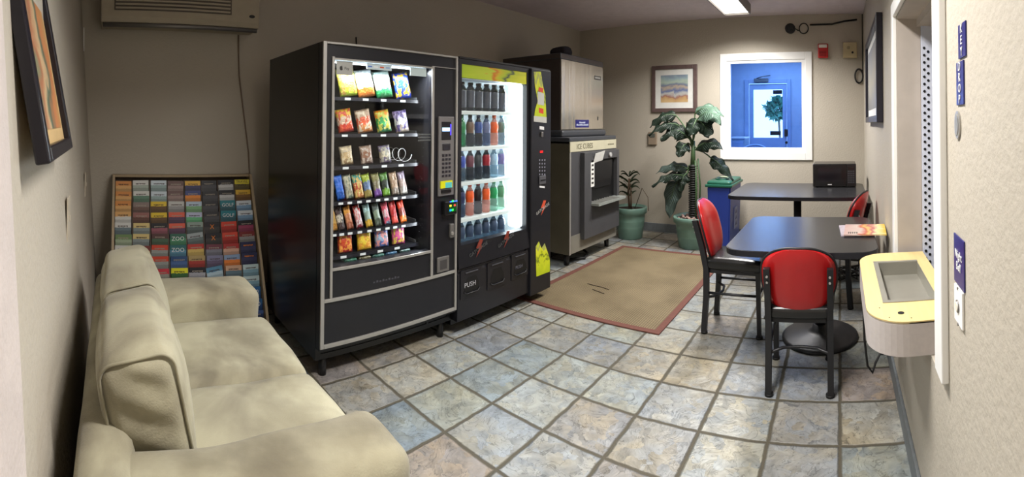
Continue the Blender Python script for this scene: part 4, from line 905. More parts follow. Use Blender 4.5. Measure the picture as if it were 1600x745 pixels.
g = 'snack packets in the vending machine'
XI = XM-.115
R0 = [('yellow', 545, (.93, .92, .45), (.95, .93, .35), (.75, .85, .25), (.75, .6, .3), -.12), ('white and orange', 573, (.9, .93, .95), (.9, .88, .8), (.85, .5, .2), None, -.12), ('white and green', 601, (.85, .93, .9), (.85, .92, .85), (.2, .6, .35), None, -.10), ('royal blue', 631, (.12, .28, .75), (.15, .35, .8), (.12, .25, .7), (.9, .72, .2), -.08)]
for nm, px, a_, b_, c_, bl, rl in R0:
    bag('chip_bag', .122, .165, .045, print_mat('bag_%s' % nm, a_, b_, c_, bl, .35), px, rows[0], XI, 'large %s chip bag on the top tray of the snack machine' % nm, g, .12, .17)
R1 = [('red and yellow', 541, (.85, .7, .2), (.85, .75, .65), (.75, .18, .12), (.8, .3, .15)), ('orange-red', 571, (.7, .6, .5), (.82, .35, .2), (.85, .55, .3), (.85, .8, .7)), ('green and orange', 601, (.88, .55, .15), (.2, .6, .3), (.15, .5, .3), (.75, .75, .3)), ('white and purple', 629, (.65, .6, .8), (.75, .75, .75), (.6, .55, .5), (.3, .25, .45))]
for nm, px, a_, b_, c_, bl in R1: bag('chip_bag', .106, .138, .04, print_mat('bag1_%s' % nm, a_, b_, c_, bl, .35), px, rows[1], XI, '%s snack bag on the second tray from the top' % nm, g, .1, .17)
R2 = [('tan cookie', 543, (.75, .7, .6), (.78, .68, .5), (.6, .5, .35), (.85, .8, .65)), ('brown biscuit', 574, (.6, .5, .42), (.55, .38, .28), (.45, .35, .3), (.7, .65, .6)), ('purple and cream cookie', 603, (.4, .35, .5), (.75, .72, .62), (.35, .3, .4), (.6, .6, .55))]
for nm, px, a_, b_, c_, bl in R2: bag('cookie_packet', .085, .11, .03, print_mat('bag2_%s' % nm, a_, b_, c_, bl, .35), px, rows[2], XI, '%s packet on the third tray from the top' % nm, g, .1, .11)
# the empty coil
y = atX(634, 245, XI).y
b = MB(); b.tube([(XI-.24+.26*k/70, y-.01+.040*math.cos(k*.36), rows[2]+.045+.040*math.sin(k*.36)) for k in range(71)], .0028, mat('coil_steel', (.75, .76, .76), .3, .7), 6); b.done('dispensing_coil', t)
R3 = [('blue', 534, (.15, .4, .8), (.2, .45, .85), (.1, .35, .7), None), ('grey-green', 548, (.5, .55, .5), (.55, .58, .52), (.4, .45, .4), (.7, .7, .6)), ('green and red mixed', 563, (.2, .55, .5), (.7, .3, .2), (.75, .5, .3), (.8, .7, .4)), ('lime and blue', 577, (.6, .7, .2), (.35, .45, .6), (.6, .55, .3), None), ('olive and violet', 592, (.5, .5, .3), (.5, .48, .38), (.45, .3, .6), None), ('dark green', 605, (.3, .5, .2), (.12, .18, .14), (.4, .6, .15), None), ('tan wrapper', 619, (.65, .55, .45), (.6, .5, .4), (.5, .45, .4), None), ('mauve-grey', 632, (.5, .45, .52), (.55, .48, .45), (.6, .58, .55), None)]
for nm, px, a_, b_, c_, bl in R3: bag('candy_bar', .056 if 'mixed' not in nm else .066, .145, .022, print_mat('bar3_%s' % nm, a_, b_, c_, bl, .35), px, rows[3], XI, '%s candy packet on the fourth tray of the snack machine' % nm, 'candy bars in the vending machine', .12, .15)
R4 = [('gold', 524, (.8, .6, .3), (.75, .6, .3), (.7, .5, .2), None), ('brown and white', 536, (.3, .22, .22), (.8, .78, .72), (.3, .25, .25), (.2, .15, .15)), ('orange and cream', 549, (.85, .6, .25), (.75, .5, .35), (.6, .35, .25), None), ('red and white', 564, (.78, .15, .15), (.8, .5, .5), (.5, .15, .2), (.85, .8, .8)), ('yellow and blue', 579, (.6, .75, .75), (.5, .6, .55), (.8, .65, .2), None), ('grey-green slim', 593, (.35, .4, .38), (.5, .58, .5), (.3, .35, .3), None), ('pink and red', 607, (.75, .3, .38), (.8, .7, .72), (.35, .4, .5), (.75, .2, .3)), ('scarlet', 619, (.7, .12, .12), (.65, .1, .1), (.85, .3, .25), None), ('bright orange', 632, (.85, .25, .12), (.5, .2, .15), (.9, .45, .12), None)]
for nm, px, a_, b_, c_, bl in R4: bag('candy_bar', .048, .14, .02, print_mat('bar4_%s' % nm, a_, b_, c_, bl, .35), px, rows[4], XI, '%s candy bar on the fifth tray of the snack machine' % nm, 'candy bars in the vending machine', .12, .19)
R5 = [('red', 541, (.75, .15, .15), (.8, .3, .15), (.7, .12, .12), (.9, .6, .25)), ('yellow', 571, (.88, .8, .2), (.9, .8, .25), (.85, .7, .2), (.85, .6, .2)), ('blue and white', 598, (.25, .35, .7), (.55, .65, .75), (.3, .4, .65), (.85, .6, .6)), ('pink', 624, (.7, .2, .45), (.75, .3, .5), (.6, .2, .4), (.85, .75, .3))]
for nm, px, a_, b_, c_, bl in R5: bag('gummy_bag', .100, .118, .035, print_mat('bag5_%s' % nm, a_, b_, c_, bl, .35), px, rows[5], XI, '%s sweet bag on the lowest tray of the snack machine' % nm, g, .1, .02)
for nm, px, c_ in (('jade green', 546, (.16, .38, .30)), ('olive tan', 568, (.38, .36, .25)), ('sea green', 589, (.18, .38, .34)), ('steel blue', 609, (.2, .36, .48)), ('grey-green', 630, (.25, .36, .34))):  # low rounded blocks in dull colours along the window's lower edge
    y = atX(px, 240, XI).y
    b = MB(); b.soft((.075, .085, .02), print_mat('mint_%s' % nm, c_, c_, c_, tuple(v*.6 for v in c_), .3), None, .009, (0, 0, .003), 8)
    o = b.done('mint_packet'); o.location = (XM-.12, y, .625); o.location.z = .5985+.02; o.rotation_euler = (0, .25, 0)
    tag(o, '%s flat packet lying along the bottom edge of the snack window' % nm, 'snack packet', 'flat packets at the window bottom')
    o.location.z = .612
b = MB(); b.box(XM-.20, XM-.052, WY0-.03, 1.80, .588, .598, GREYIN); b.done('ledge', t)
for ri, R in enumerate((R0, R1, R2+[('', 629)], R3, R4, R5)):
    for it in R:
        y = atX(it[1], 240, SHX1).y
        b = MB(); b.box(SHX1, SHX1+.0015, y-.018 if ri in (3, 4) else y-.03, y+.012 if ri in (3, 4) else y+.008, rows[ri]-.021, rows[ri]-.008, TAGM); b.done('price_tag', t)
for z in rows:
    b = MB(); b.prism([(XM-.30, z), (XM-.10, z-.01), (XM-.10, z+.012), (XM-.30, z+.02)], 1.782, 1.79, mat('tray_bracket_steel', (.5, .52, .54), .3, .6), 'Y'); b.done('tray_bracket', t)

# ------------------------------------------------------------------ drinks machine
DY0, DY1 = 2.058, 3.06; DZT = 1.825
t = thing('drink_vending_machine', 'black lit-up cold drink vending machine with shelves of bottles', 'vending machine', (XM-.4, (DY0+DY1)/2, 0))
WHIN = mat('cooler_interior_white', (.92, .94, .95), .5)
VY0, VY1, VZ0, VZ1 = 2.085, 2.768, .592, 1.700
b = MB(); b.box(D0, XM-.065, DY0, DY0+.025, .06, DZT, BLACKS); b.box(D0, XM-.065, DY1-.025, DY1, .06, DZT, BLACKS); b.box(D0, XM-.065, DY0+.025, DY1-.025, DZT-.03, DZT, BLACKS); b.box(D0, D0+.025, DY0+.025, DY1-.025, .06, DZT-.03, BLACKS); b.box(D0+.025, XM-.065, DY0+.025, DY1-.025, .06, .10, BLACKS); b.done('cabinet', t)
b = MB(); b.box(XM-.60, XM-.59, VY0-.02, 2.80, .50, 1.705, WHIN); b.box(XM-.59, XM-.066, VY0-.022, VY0-.012, .50, 1.705, WHIN); b.box(XM-.59, XM-.066, 2.79, 2.80, .50, 1.705, WHIN); b.box(XM-.59, XM-.066, VY0-.012, 2.79, 1.705, 1.715, WHIN); b.box(XM-.59, XM-.066, VY0-.012, 2.79, .49, .50, WHIN); b.done('cooler_liner', t)
b = MB()
for a in ((DY0, VY0, .42, DZT), (VY1, 2.80, .42, DZT), (VY0, VY1, .565, VZ0), (VY0, VY1, 1.79, DZT)): b.box(XM-.06, XM, *a, FRT)
b.box(XM-.06, XM+.006, DY0, DY1, DZT, DZT+.012, BLACKP); b.done('door', t)
b = MB(); b.prism([(XM-.06, .10), (XM-.0, .10), (XM+.0, .40), (XM-.012, .43), (XM+.012, .445), (XM+.0, .565), (XM-.06, .565)], DY0, 2.80, FRT, 'Y'); b.done('lower_panel', t)
b = MB(); b.box(XM-.06, XM+.02, 2.80, DY1, .07, DZT, FRT, .006); col_ = b.done('control_column', t)
b = MB(); b.box(XM-.02, XM-.016, VY0, VY1, VZ0, VZ1, GLASS); b.done('glass_pane', t)
b = MB(); b.box(XM-.025, XM-.004, VY0, VY1, VZ1, 1.79, art_mat('lemonade_header', [(0, (.62, .72, .12)), (.42, (.72, .78, .2)), (.47, (.80, .42, .1)), (.52, (.80, .70, .12)), (.6, (.68, .76, .15)), (.66, (.25, .3, .25)), (.70, (.72, .76, .15)), (1, (.85, .85, .2))], 2.0, 'Y', .25)); b.done('header_graphic', t)
area('drink_machine_lamp', (XM-.085, 2.735, 1.15), (0, math.radians(-90), 0), 1.06, .05, DRINK_W*.25, (.84, .95, 1.0))
area('drink_machine_side_lamp', (XM-.10, 2.705, 1.15), (math.radians(90), 0, 0), .06, 1.06, DRINK_W, (.84, .95, 1.0)).rotation_euler = (math.radians(-90), 0, 0)
b = MB(); b.box(XM-.14, XM-.04, 2.705, 2.785, .60, 1.70, mat('cooler_lamp_cover', (1, 1, 1), .5, emit=(.92, .98, 1), es=5.0), .02); b.done('lamp_cover', t)
# shelves
drow = [1.487, 1.236, .997, .748, .505]
SHW = mat('cooler_shelf_white', (.85, .90, .90), .4)
for z in drow:
    b = MB(); b.box(XM-.585, XM-.075, VY0-.01, 2.700, z-.03, z-.004, SHW, .003)
    b.done('shelf', t)
# bottles
def bottle_proto(r=.030, h=.205):
    return [(0.001, 0), (r*.8, .001), (r, .008), (r, h*.34), (r*.88, h*.40), (r*.88, h*.50), (r, h*.56), (r*.98, h*.66), (r*.75, h*.78), (r*.42, h*.87), (r*.40, h*.92)]
def liquid(name, c, tr=.35):
    if name in _mc: return _mc[name]
    m = bpy.data.materials.new(name); m.use_nodes = True; nt = m.node_tree; L = nt.links; bs = nt.nodes['Principled BSDF']; o = nt.nodes['Material Output']
    tc = N(nt, 'ShaderNodeTexCoord'); nz = N(nt, 'ShaderNodeTexNoise'); nz.inputs['Scale'].default_value = 30; L.new(tc.outputs['Object'], nz.inputs['Vector'])
    mx = N(nt, 'ShaderNodeMix', data_type='RGBA'); mx.inputs['A'].default_value = tuple(v*.8 for v in lin(c)[:3])+(1,); mx.inputs['B'].default_value = lin(c); L.new(nz.outputs['Fac'], mx.inputs['Factor']); L.new(mx.outputs['Result'], bs.inputs['Base Color'])
    bs.inputs['Roughness'].default_value = .08; bs.inputs['Coat Weight'].default_value = .5; tp = N(nt, 'ShaderNodeBsdfTransparent'); tp.inputs['Color'].default_value = tuple(min(1, v*1.1+.1) for v in c)+(1,)
    ms = N(nt, 'ShaderNodeMixShader'); ms.inputs[0].default_value = tr; L.new(bs.outputs[0], ms.inputs[1]); L.new(tp.outputs[0], ms.inputs[2]); L.new(ms.outputs[0], o.inputs['Surface'])
    _mc[name] = m; return m
CLR = (.40, .46, .50); DKL = (.16, .17, .20)
DR_ = [
 [('clear with a black cap', DKL, BK, (.30, .33, .38))]*7,
 [('green', (.08, .42, .24), (.1, .35, .2), (.12, .5, .3)), ('green', (.08, .42, .24), (.1, .35, .2), (.15, .3, .2)), ('brown-label dark', DKL, BK, (.42, .34, .28)), ('blue-label dark', DKL, (.15, .2, .35), (.15, .28, .55)), ('grey-blue', (.28, .34, .48), DKL, (.4, .45, .6)), ('orange-label', (.80, .52, .45), (.85, .35, .15), (.92, .36, .12)), ('teal-label clear', CLR, (.3, .55, .65), (.35, .45, .42))],
 [('red-orange', (.65, .25, .18), (.8, .3, .15), (.8, .3, .2)), ('blue-label clear', (.3, .36, .42), (.15, .3, .6), (.2, .3, .65)), ('dark rose-label', DKL, BK, (.4, .22, .28)), ('dark grey', DKL, BK, (.25, .28, .3)), ('red-label dark', DKL, (.4, .1, .12), (.6, .15, .2)), ('pale blue water', (.5, .62, .7), BK, (.6, .75, .85)), ('violet-label clear', (.5, .55, .6), (.35, .4, .7), (.45, .42, .6))],
 [('water with a white cap', (.35, .42, .5), (.9, .9, .9), (.3, .38, .5)), ('dark blue with a white cap', (.22, .28, .38), (.9, .9, .9), (.15, .2, .35)), ('orange soda', (.82, .55, .5), (.85, .35, .2), (.9, .36, .14)), ('black-label cola', (.4, .38, .4), (.6, .15, .15), (.1, .08, .1)), ('orange soda', (.82, .55, .5), (.85, .35, .2), (.9, .36, .14)), ('bright green', (.5, .68, .6), (.1, .5, .3), (.1, .6, .35)), ('pale green', (.55, .68, .6), (.2, .5, .4), (.35, .55, .42))],
 [('water with a dark cap', (.32, .42, .52), (.08, .16, .16), (.25, .32, .42))]*7,
]
XB = XM-.135; protos = {}
for ri, row in enumerate(DR_):
    for k, (nm, liq, cap, lab) in enumerate(row):
        y = 2.128+.0835*k; z = drow[ri]-.003
        key = (nm, ri == 0)
        lb = '%s drink bottle, %s from left, %s cooler shelf down' % (nm, ORD[k], ORD[ri])
        if key not in protos:
            r, h = (.033, .203) if ri == 0 else (.0315, .225)
            o = None
            b = MB(); prof = bottle_proto(r, h)
            if ri == 0: prof = [(0.001, 0), (r, .002), (r, h*.75), (r*.6, h*.86), (r*.5, h*.9)]
            b.lathe(prof, liquid('liquid_'+nm, liq, .5 if ri == 0 else .58), (0, 0, 0), 20)
            o = b.done('drink_bottle')
            b = MB(); b.cyl((0, 0, h*.95), r*.47 if ri else r*.62, h*.09, mat('cap_'+nm, cap, .4), 'Z', 16); b.done('cap', o, world=False)
            b = MB(); rr = r*1.02; z0, z1 = (h*.12, h*.45) if ri == 0 else (h*.44, h*.66)
            if ri: b.lathe([(r*.90, h*.42), (r*.90, h*.50), (rr, h*.56), (r*1.0, h*.665), (r*.79, h*.77)], mat('label_'+nm, lab, .4, var=.15, scale=40), (0, 0, 0), 20, False)
            else: b.lathe([(rr, z0), (rr, h*.70)], mat('label_'+nm, lab, .3, var=.15, scale=40), (0, 0, 0), 20, False)
            b.done('label_band', o, world=False)
            protos[key] = o; o.location = (XB, y, z); tag(o, lb, 'bottle', 'bottles in the drinks cooler')
        else: dup(protos[key], (XB, y, z), 0, lb, 'bottles in the drinks cooler')
# delivery doors, logos, posters
PORT = mat('port_dark', (.03, .03, .035), .5)
for k, (px, py) in enumerate(((736, 441), (776, 428), (812, 414))):
    c = atX(px, py, XM); w_ = .072
    b = MB(); b.prism([(c.y-.10, c.z-.09), (c.y+.095, c.z-.09), (c.y+.095, c.z+.095), (c.y-.10, c.z+.095)], XM+.0, XM+.006, FRT, 'X'); pt = b.done('delivery_door', t)
    b = MB(); b.prism([(c.y-w_, c.z-.045), (c.y-w_+.015, c.z-.055), (c.y+w_-.015, c.z-.055), (c.y+w_, c.z-.04), (c.y+w_-.005, c.z+.0), (c.y+w_*.55, c.z+.045), (c.y-w_*.5, c.z+.045), (c.y-w_+.005, c.z+.0)], XM+.006, XM+.0068, PORT, 'X'); b.done('opening', pt)
    b = MB(); b.box(XM+.006, XM+.014, c.y-.06, c.y+.055, c.z+.072, c.z+.079, mat('door_highlight_rib', (.26, .26, .28), .4), .002); b.done('rib', pt); b = MB(); b.tube([(XM+.010, c.y-w_, c.z-.05), (XM+.014, c.y-w_+.02, c.z-.062), (XM+.014, c.y+w_-.02, c.z-.062), (XM+.010, c.y+w_, c.z-.045)], .004, BLACKP, 8); b.done('rim', pt)
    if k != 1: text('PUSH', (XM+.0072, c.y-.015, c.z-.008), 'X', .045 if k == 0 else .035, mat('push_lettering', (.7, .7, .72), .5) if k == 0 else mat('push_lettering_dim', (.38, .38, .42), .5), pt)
def bolt(cy, cz, X, s, parent, bright):
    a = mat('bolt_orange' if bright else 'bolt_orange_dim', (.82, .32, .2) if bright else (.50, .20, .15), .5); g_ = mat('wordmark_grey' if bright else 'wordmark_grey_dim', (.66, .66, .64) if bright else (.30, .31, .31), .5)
    b = MB(); b.prism([(cy-.02*s, cz-.05*s), (cy+.005*s, cz+.0*s), (cy-.022*s, cz+.005*s), (cy+.01*s, cz+.055*s), (cy+.04*s, cz+.05*s), (cy+.02*s, cz+.015*s), (cy+.035*s, cz+.01*s)], X, X+.0008, a, 'X'); lg = b.done('bolt_logo', parent)
    u = Vector((0, .94, .34)).normalized(); text('GATORADE', (X+.0012, cy, cz-.005*s), (u, Vector((1, 0, 0)).cross(u)), .031*s, g_, lg, .0006)
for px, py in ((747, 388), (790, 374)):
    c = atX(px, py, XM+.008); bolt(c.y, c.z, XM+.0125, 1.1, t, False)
c = atX(848, 325, XM+.02); bolt(c.y, c.z, XM+.0205, 1.1, col_, True)
YLM = art_mat('lemon_poster', [(0, (.72, .78, .10)), (.4, (.80, .84, .14)), (.5, (.35, .42, .10)), (.56, (.78, .82, .12)), (.75, (.85, .86, .2)), (.85, (.6, .62, .4)), (1, (.8, .84, .15))], 4.0, 'Z', .5)
XC = XM+.0205
def cpoly(name, pts, m, X=XC, d=.001, parent=col_, lab=None):
    P = [atX(x, y, X) for x, y in pts]
    b = MB(); b.prism([(p.y, p.z) for p in P][::-1], X, X+d, m, 'X'); o = b.done(name, parent)
    if lab: o['label'] = lab
    return o
cpoly('poster', [(837, 385), (842, 377), (846, 388), (851, 380), (855, 392), (859, 405), (859, 424), (838, 432)], YLM, lab='yellow lemon poster low on the column')
cpoly('poster', [(834, 112), (845, 112), (848, 132), (852, 150), (853, 168), (854, 190), (834, 188), (836, 172), (840, 158), (836, 135)], YLM, lab='yellow poster high on the column')
for pts, m in (([(840, 143), (850, 146), (850, 165), (840, 163)], mat('poster_white_patch', (.75, .75, .72), .5)), ([(834, 181), (854, 183), (854, 192), (834, 190)], mat('poster_white_patch', (.75, .75, .72), .5)), ([(842, 136), (849, 138), (848, 145), (841, 142)], mat('poster_red_patch', (.82, .25, .12), .5)), ([(842, 168), (849, 170), (849, 178), (842, 176)], mat('poster_red_patch', (.82, .25, .12), .5))):
    cpoly('poster_patch', pts, m, XC+.001)
cpoly('coin_label', [(843, 197), (850, 198), (850, 203), (843, 202)], LETW)
b = MB(); c = atX(846, 210, XC); b.box(XC, XC+.012, c.y-.012, c.y+.012, c.z-.02, c.z+.02, ALU2, .003); b.done('coin_slot', col_)
b = MB(); c = atX(846, 237, XC); b.box(XC, XC+.002, c.y-.018, c.y+.018, c.z-.008, c.z+.008, mat('red_display', (.6, .05, .05), .4, emit=(.95, .1, .1), es=1.2)); b.done('display', col_)
KW = mat('key_print_grey', (.55, .55, .6), .5)
for r in range(5):
    for q in range(3):
        c = atX(843+q*4, 250+r*5.6, XC); b = MB(); b.box(XC, XC+.003, c.y-.006, c.y+.006, c.z-.006, c.z+.006, KW, .001); b.done('key', col_)
c = atX(847, 281, XC)
b = MB(); b.box(XC, XC+.01, c.y-.045, c.y+.04, c.z-.034, c.z+.034, mat('bill_plate_grey', (.38, .38, .40), .4, .4), .004); b.box(XC+.010, XC+.014, c.y-.03, c.y+.03, c.z-.004, c.z+.004, BLACKP); b.done('bill_acceptor', col_)
cpoly('bill_label', [(843, 290), (851, 291), (851, 294), (843, 293)], LETW)

# ------------------------------------------------------------------ ice machine
XF = -2.48; IY0, IY1 = 3.745, 4.70
BINS = mat('olive_grey_bin_side', (.36, .34, .28), .4, .3, var=.15, scale=4); PANG = mat('dark_grey_bin_panel', (.28, .28, .29), .45, var=.08); CRM = mat('cream_band', (.74, .72, .62), .45); TOPG = mat('slate_plastic_top', (.24, .25, .27), .4)
t = thing('ice_machine', 'steel-fronted ice maker on a grey bin reading ICE CUBES', 'ice machine', (XF-.4, (IY0+IY1)/2, 0))
b = MB(); b.box(XF-.86, XF-.004, IY0, IY1, .12, 1.20, BINS, .004); bn = b.done('bin', t)
b = MB(); b.box(XF-.87, XF+.004, IY0-.008, IY1+.008, 1.218, 1.262, TOPG, .01); b.box(XF-.85, XF-.10, IY0+.02, IY1-.04, 1.262, 1.33, TOPG, .02); b.done('bin_top', t)
b = MB(); b.box(XF-.004, XF+.008, IY0, IY1, 1.118, 1.218, CRM, .002); bd = b.done('name_band', t)
text('ICE CUBES', (XF+.009, IY0+.27, 1.166), 'X', .075, mat('olive_band_lettering', (.33, .32, .24), .5), bd, width=.9)
b = MB()
for k in range(7): b.box(XF+.008, XF+.009, IY1-.20+k*.021, IY1-.187+k*.021, 1.16, 1.175, mat('olive_band_lettering', (.33, .32, .24), .5))
b.done('maker_mark', bd)
b = MB(); b.box(XF-.004, XF+.004, IY0, IY0+.022, .12, 1.118, ALU, .002); b.done('edge_strip', t)
b = MB(); b.box(XF-.004, XF+.003, IY0+.022, IY1, .30, 1.118, PANG); b.done('front_panel', t)
b = MB(); b.prism([(IY0+.022, .13), (IY1, .12), (IY1, .30), (IY0+.022, .30)], XF-.004, XF+.006, mat('kick_panel_silver', (.55, .54, .50), .45, .3), 'X'); b.done('kick_panel', t)
# raised dispenser with a sloping recess
d0, d1 = IY0+.19, IY1-.015; ox0, ox1 = d0+.14, d1-.05; oz0, oz1 = .60, 1.02
b = MB(); XD = XF+.055
for a in ((d0, ox0, .24, 1.105), (ox1, d1, .24, 1.105), (ox0, ox1, .24, oz0-.04), (ox0, ox1, oz1, 1.105)): b.box(XF+.003, XD, *a, PANG, .003)
b.box(XF+.003, XF+.008, ox0, ox1, oz0-.04, oz1, PORT); dp = b.done('dispenser', t)
b = MB(); b.prism([(XF+.008, oz0-.04), (XD+.09, oz0-.04), (XD+.09, oz0-.015), (XF+.008, oz0-.015)], ox0-.01, d1-.005, mat('tray_bright_plastic', (.55, .57, .55), .4), 'Y'); 
for k in range(9): b.box(XF+.01, XD+.085, ox0+.01+k*.055, ox0+.022+k*.055, oz0-.015, oz0-.008, ALU)
b.done('drip_grille', dp)
b = MB(); b.prism([(XF+.008, oz1-.02), (XD-.01, oz1-.02), (XD-.02, oz1-.22), (XF+.02, oz1-.30)], ox0+.08, ox1-.10, mat('chute_dark', (.10, .10, .11), .4), 'Y'); b.done('chute', dp)
c = atX(952, 247, XD)
b = MB(); b.cyl((XD+.012, min(c.y, d1-.03), 1.06), .024, .022, mat('pale_knob', (.66, .66, .66), .4), 'X', 18); b.done('knob', dp)
pm = mat('white_paper', (.88, .88, .86), .7)
q = Matrix.Translation((XD+.012, ox0+.14, 1.055)) @ Matrix.Rotation(.35, 4, 'Y') @ Matrix.Rotation(.12, 4, 'X')
b = MB(); b.box(-.0008, .0008, -.10, .085, -.06, .05, pm, 0, q); b.done('paper_notice', dp)
b = MB(); b.box(XD, XD+.001, ox0-.02, ox0+.05, .75, 1.0, pm); sg = b.done('vertical_notice', dp)
b = MB()
for k in range(5): b.box(XD+.001, XD+.0018, ox0-.005, ox0+.035, .78+k*.045, .80+k*.045, LETK)
b.done('notice_print', sg)
# maker head
hx = -2.62; HY0, HY1, HZ0, HZ1 = 3.79, 4.64, 1.335, 2.05
b = MB(); b.box(hx-.76, hx-.004, HY0, HY1, 1.262, HZ1-.004, mat('head_side_grey', (.30, .27, .26), .45, .3), .003); b.box(hx-.77, hx+.006, HY0-.006, HY1+.006, HZ1-.004, HZ1+.055, TOPG, .008); hd = b.done('ice_maker_head', t)
b = MB(); b.box(hx-.004, hx+.008, HY0+.003, HY1-.003, HZ0, HZ1-.006, STREAK, .004); fp = b.done('steel_front', hd)
b = MB(); b.box(hx+.008, hx+.010, HY1-.20, HY1-.06, HZ1-.16, HZ1-.115, mat('badge_dark', (.25, .24, .24), .4)); b.box(hx+.010, hx+.0108, HY1-.19, HY1-.07, HZ1-.148, HZ1-.128, ALU); b.done('badge', hd)
c0 = atX(898, 187, hx); c1 = atX(919, 199, hx)
b = MB(); b.box(hx+.008, hx+.0095, c0.y, c1.y, c1.z, c0.z+.0, NAVY); sg = b.done('blue_notice', hd)
b = MB(); LM = mat('notice_print_white', (.75, .78, .85), .5)
for r, (u0, u1) in enumerate(((.28, .72), (.08, .92))):
    y = c0.y+(c1.y-c0.y)*u0; zt_ = c0.z-(c0.z-c1.z)*(.30+.32*r)
    while y < c0.y+(c1.y-c0.y)*u1: b.box(hx+.0095, hx+.0100, y, y+.010, zt_-.012, zt_+.008*random.random(), LM); y += .015
b.done('notice_print', sg)
c = atX(933, 185, hx); b = MB(); b.box(hx+.008, hx+.010, c.y-.012, c.y+.012, c.z-.02, c.z+.02, mat('badge_dark', (.25, .24, .24), .4)); b.done('lock', hd)
for sx in (XF-.80, XF-.08):
    for sy in (IY0+.07, IY1-.07):
        b = MB(); b.cyl((sx, sy, .06), .024, .12, BLACKP, 'Z', 14, .030); b.done('leg', t)
# dark cap or bag lying on top
p = atX(877, 82, -2.85)
b = MB(); b.soft((.22, .17, .09), mat('dark_cloth', (.14, .13, .16), .8), Matrix.Translation((-2.85, p.y, 2.165)), .07, (0, 0, .03), 12, .02, 6); tag(b.done('dark_bundle'), 'dark rounded bundle lying on top of the ice machine', 'bundle')
b = MB(); b.tube([(XF-.12, IY0+.2, .02), (XF-.02, IY0+.32, .018), (XF-.10, IY0+.5, .016), (XF-.3, IY0+.62, .05), (XF-.5, IY0+.6, .012)], .012, RUBBER, 8); tag(b.done('drain_hose'), 'dark hose on the floor below the ice machine', 'hose')
b = MB(); b.tube([(-2.80, .93, .03), (-2.72, .93, .012), (-2.60, .97, .01), (-2.5, 1.02, .01), (-2.45, 1.05, .012)], .008, RUBBER, 8)
b.soft((.05, .07, .035), mat('pale_plug', (.6, .57, .62), .5), Matrix.Translation((-2.82, .93, .03)), .01, n=6)
tag(b.done('mains_lead'), 'black mains lead with a pale plug between rack and snack machine', 'cord')

# ------------------------------------------------------------------ rug
b = MB(); RUGM = rug_mat(); RBD = mat('maroon_rug_border', (.40, .24, .20), .85, var=.15, scale=60)
rx0, rx1, ry0, ry1 = -2.40, -1.175, 2.845, 4.72; bw = .05
t = thing('rug', 'woven tan rug with a maroon border in front of the ice machine', 'rug', (rx0, ry0, 0))
b.box(rx0+bw, rx1-bw, ry0+bw, ry1-bw, .001, .007, RUGM); b.done('weave', t)
b = MB()
for a in ((rx0, rx1, ry0, ry0+bw), (rx0, rx1, ry1-bw, ry1), (rx0, rx0+bw, ry0+bw, ry1-bw), (rx1-bw, rx1, ry0+bw, ry1-bw)): b.box(*a, .001, .010, RBD, .002)
b.done('border', t)
b = MB()
for pts in (((918, 443), (930, 446), (942, 449), (951, 453)), ((926, 452), (936, 456), (944, 459))):
    b.tube([atZ(x, y, .0085)+Vector((0, random.uniform(-.008, .008), 0)) for x, y in pts], .004, mat('rug_split_dark', (.22, .17, .12), .9), 5)
b.done('split', t)

# ------------------------------------------------------------------ tables
TTOP = mat('dark_laminate', (.16, .16, .17), .26, var=.12, scale=30)
def table(label, x0, x1, y0, y1, ppos, z=.735, disc=.25, r=.10):
    t = thing('pedestal_table', label, 'table', (ppos[0], ppos[1], 0), 'black pedestal tables')
    b = MB(); b.prism(rrect(x0, x1, y0, y1, r), z-.032, z-.002, mat('table_edge_black', (.08, .08, .11), .4), 'Z'); b.prism(rrect(x0+.004, x1-.004, y0+.004, y1-.004, r-.004), z-.002, z, TTOP, 'Z'); b.done('tabletop', t)
    b = MB(); b.cyl((ppos[0], ppos[1], (z-.03)/2), .038, z-.06, BLACKM, 'Z', 24); b.done('column', t)
    b = MB(); b.box(ppos[0]-.20, ppos[0]+.20, ppos[1]-.025, ppos[1]+.025, z-.05, z-.032, BLACKM, .004); b.box(ppos[0]-.025, ppos[0]+.025, ppos[1]-.20, ppos[1]+.20, z-.05, z-.032, BLACKM, .004); b.done('top_bracket', t)
    b = MB(); b.lathe([(.001, 0), (disc, .0), (disc, .012), (disc*.93, .022), (disc*.35, .04), (.055, .055), (.045, .09)], BLACKM, (ppos[0], ppos[1], 0), 40); b.done('base', t)
    return t
table('black pedestal table nearest the camera, magazines on its right end', -.62, .20, 2.375, 3.28, (-.14, 3.05))
table('black pedestal table against the far wall, microwave on it', -1.02, .235, 4.03, 4.99, (-.42, 4.50), .75)

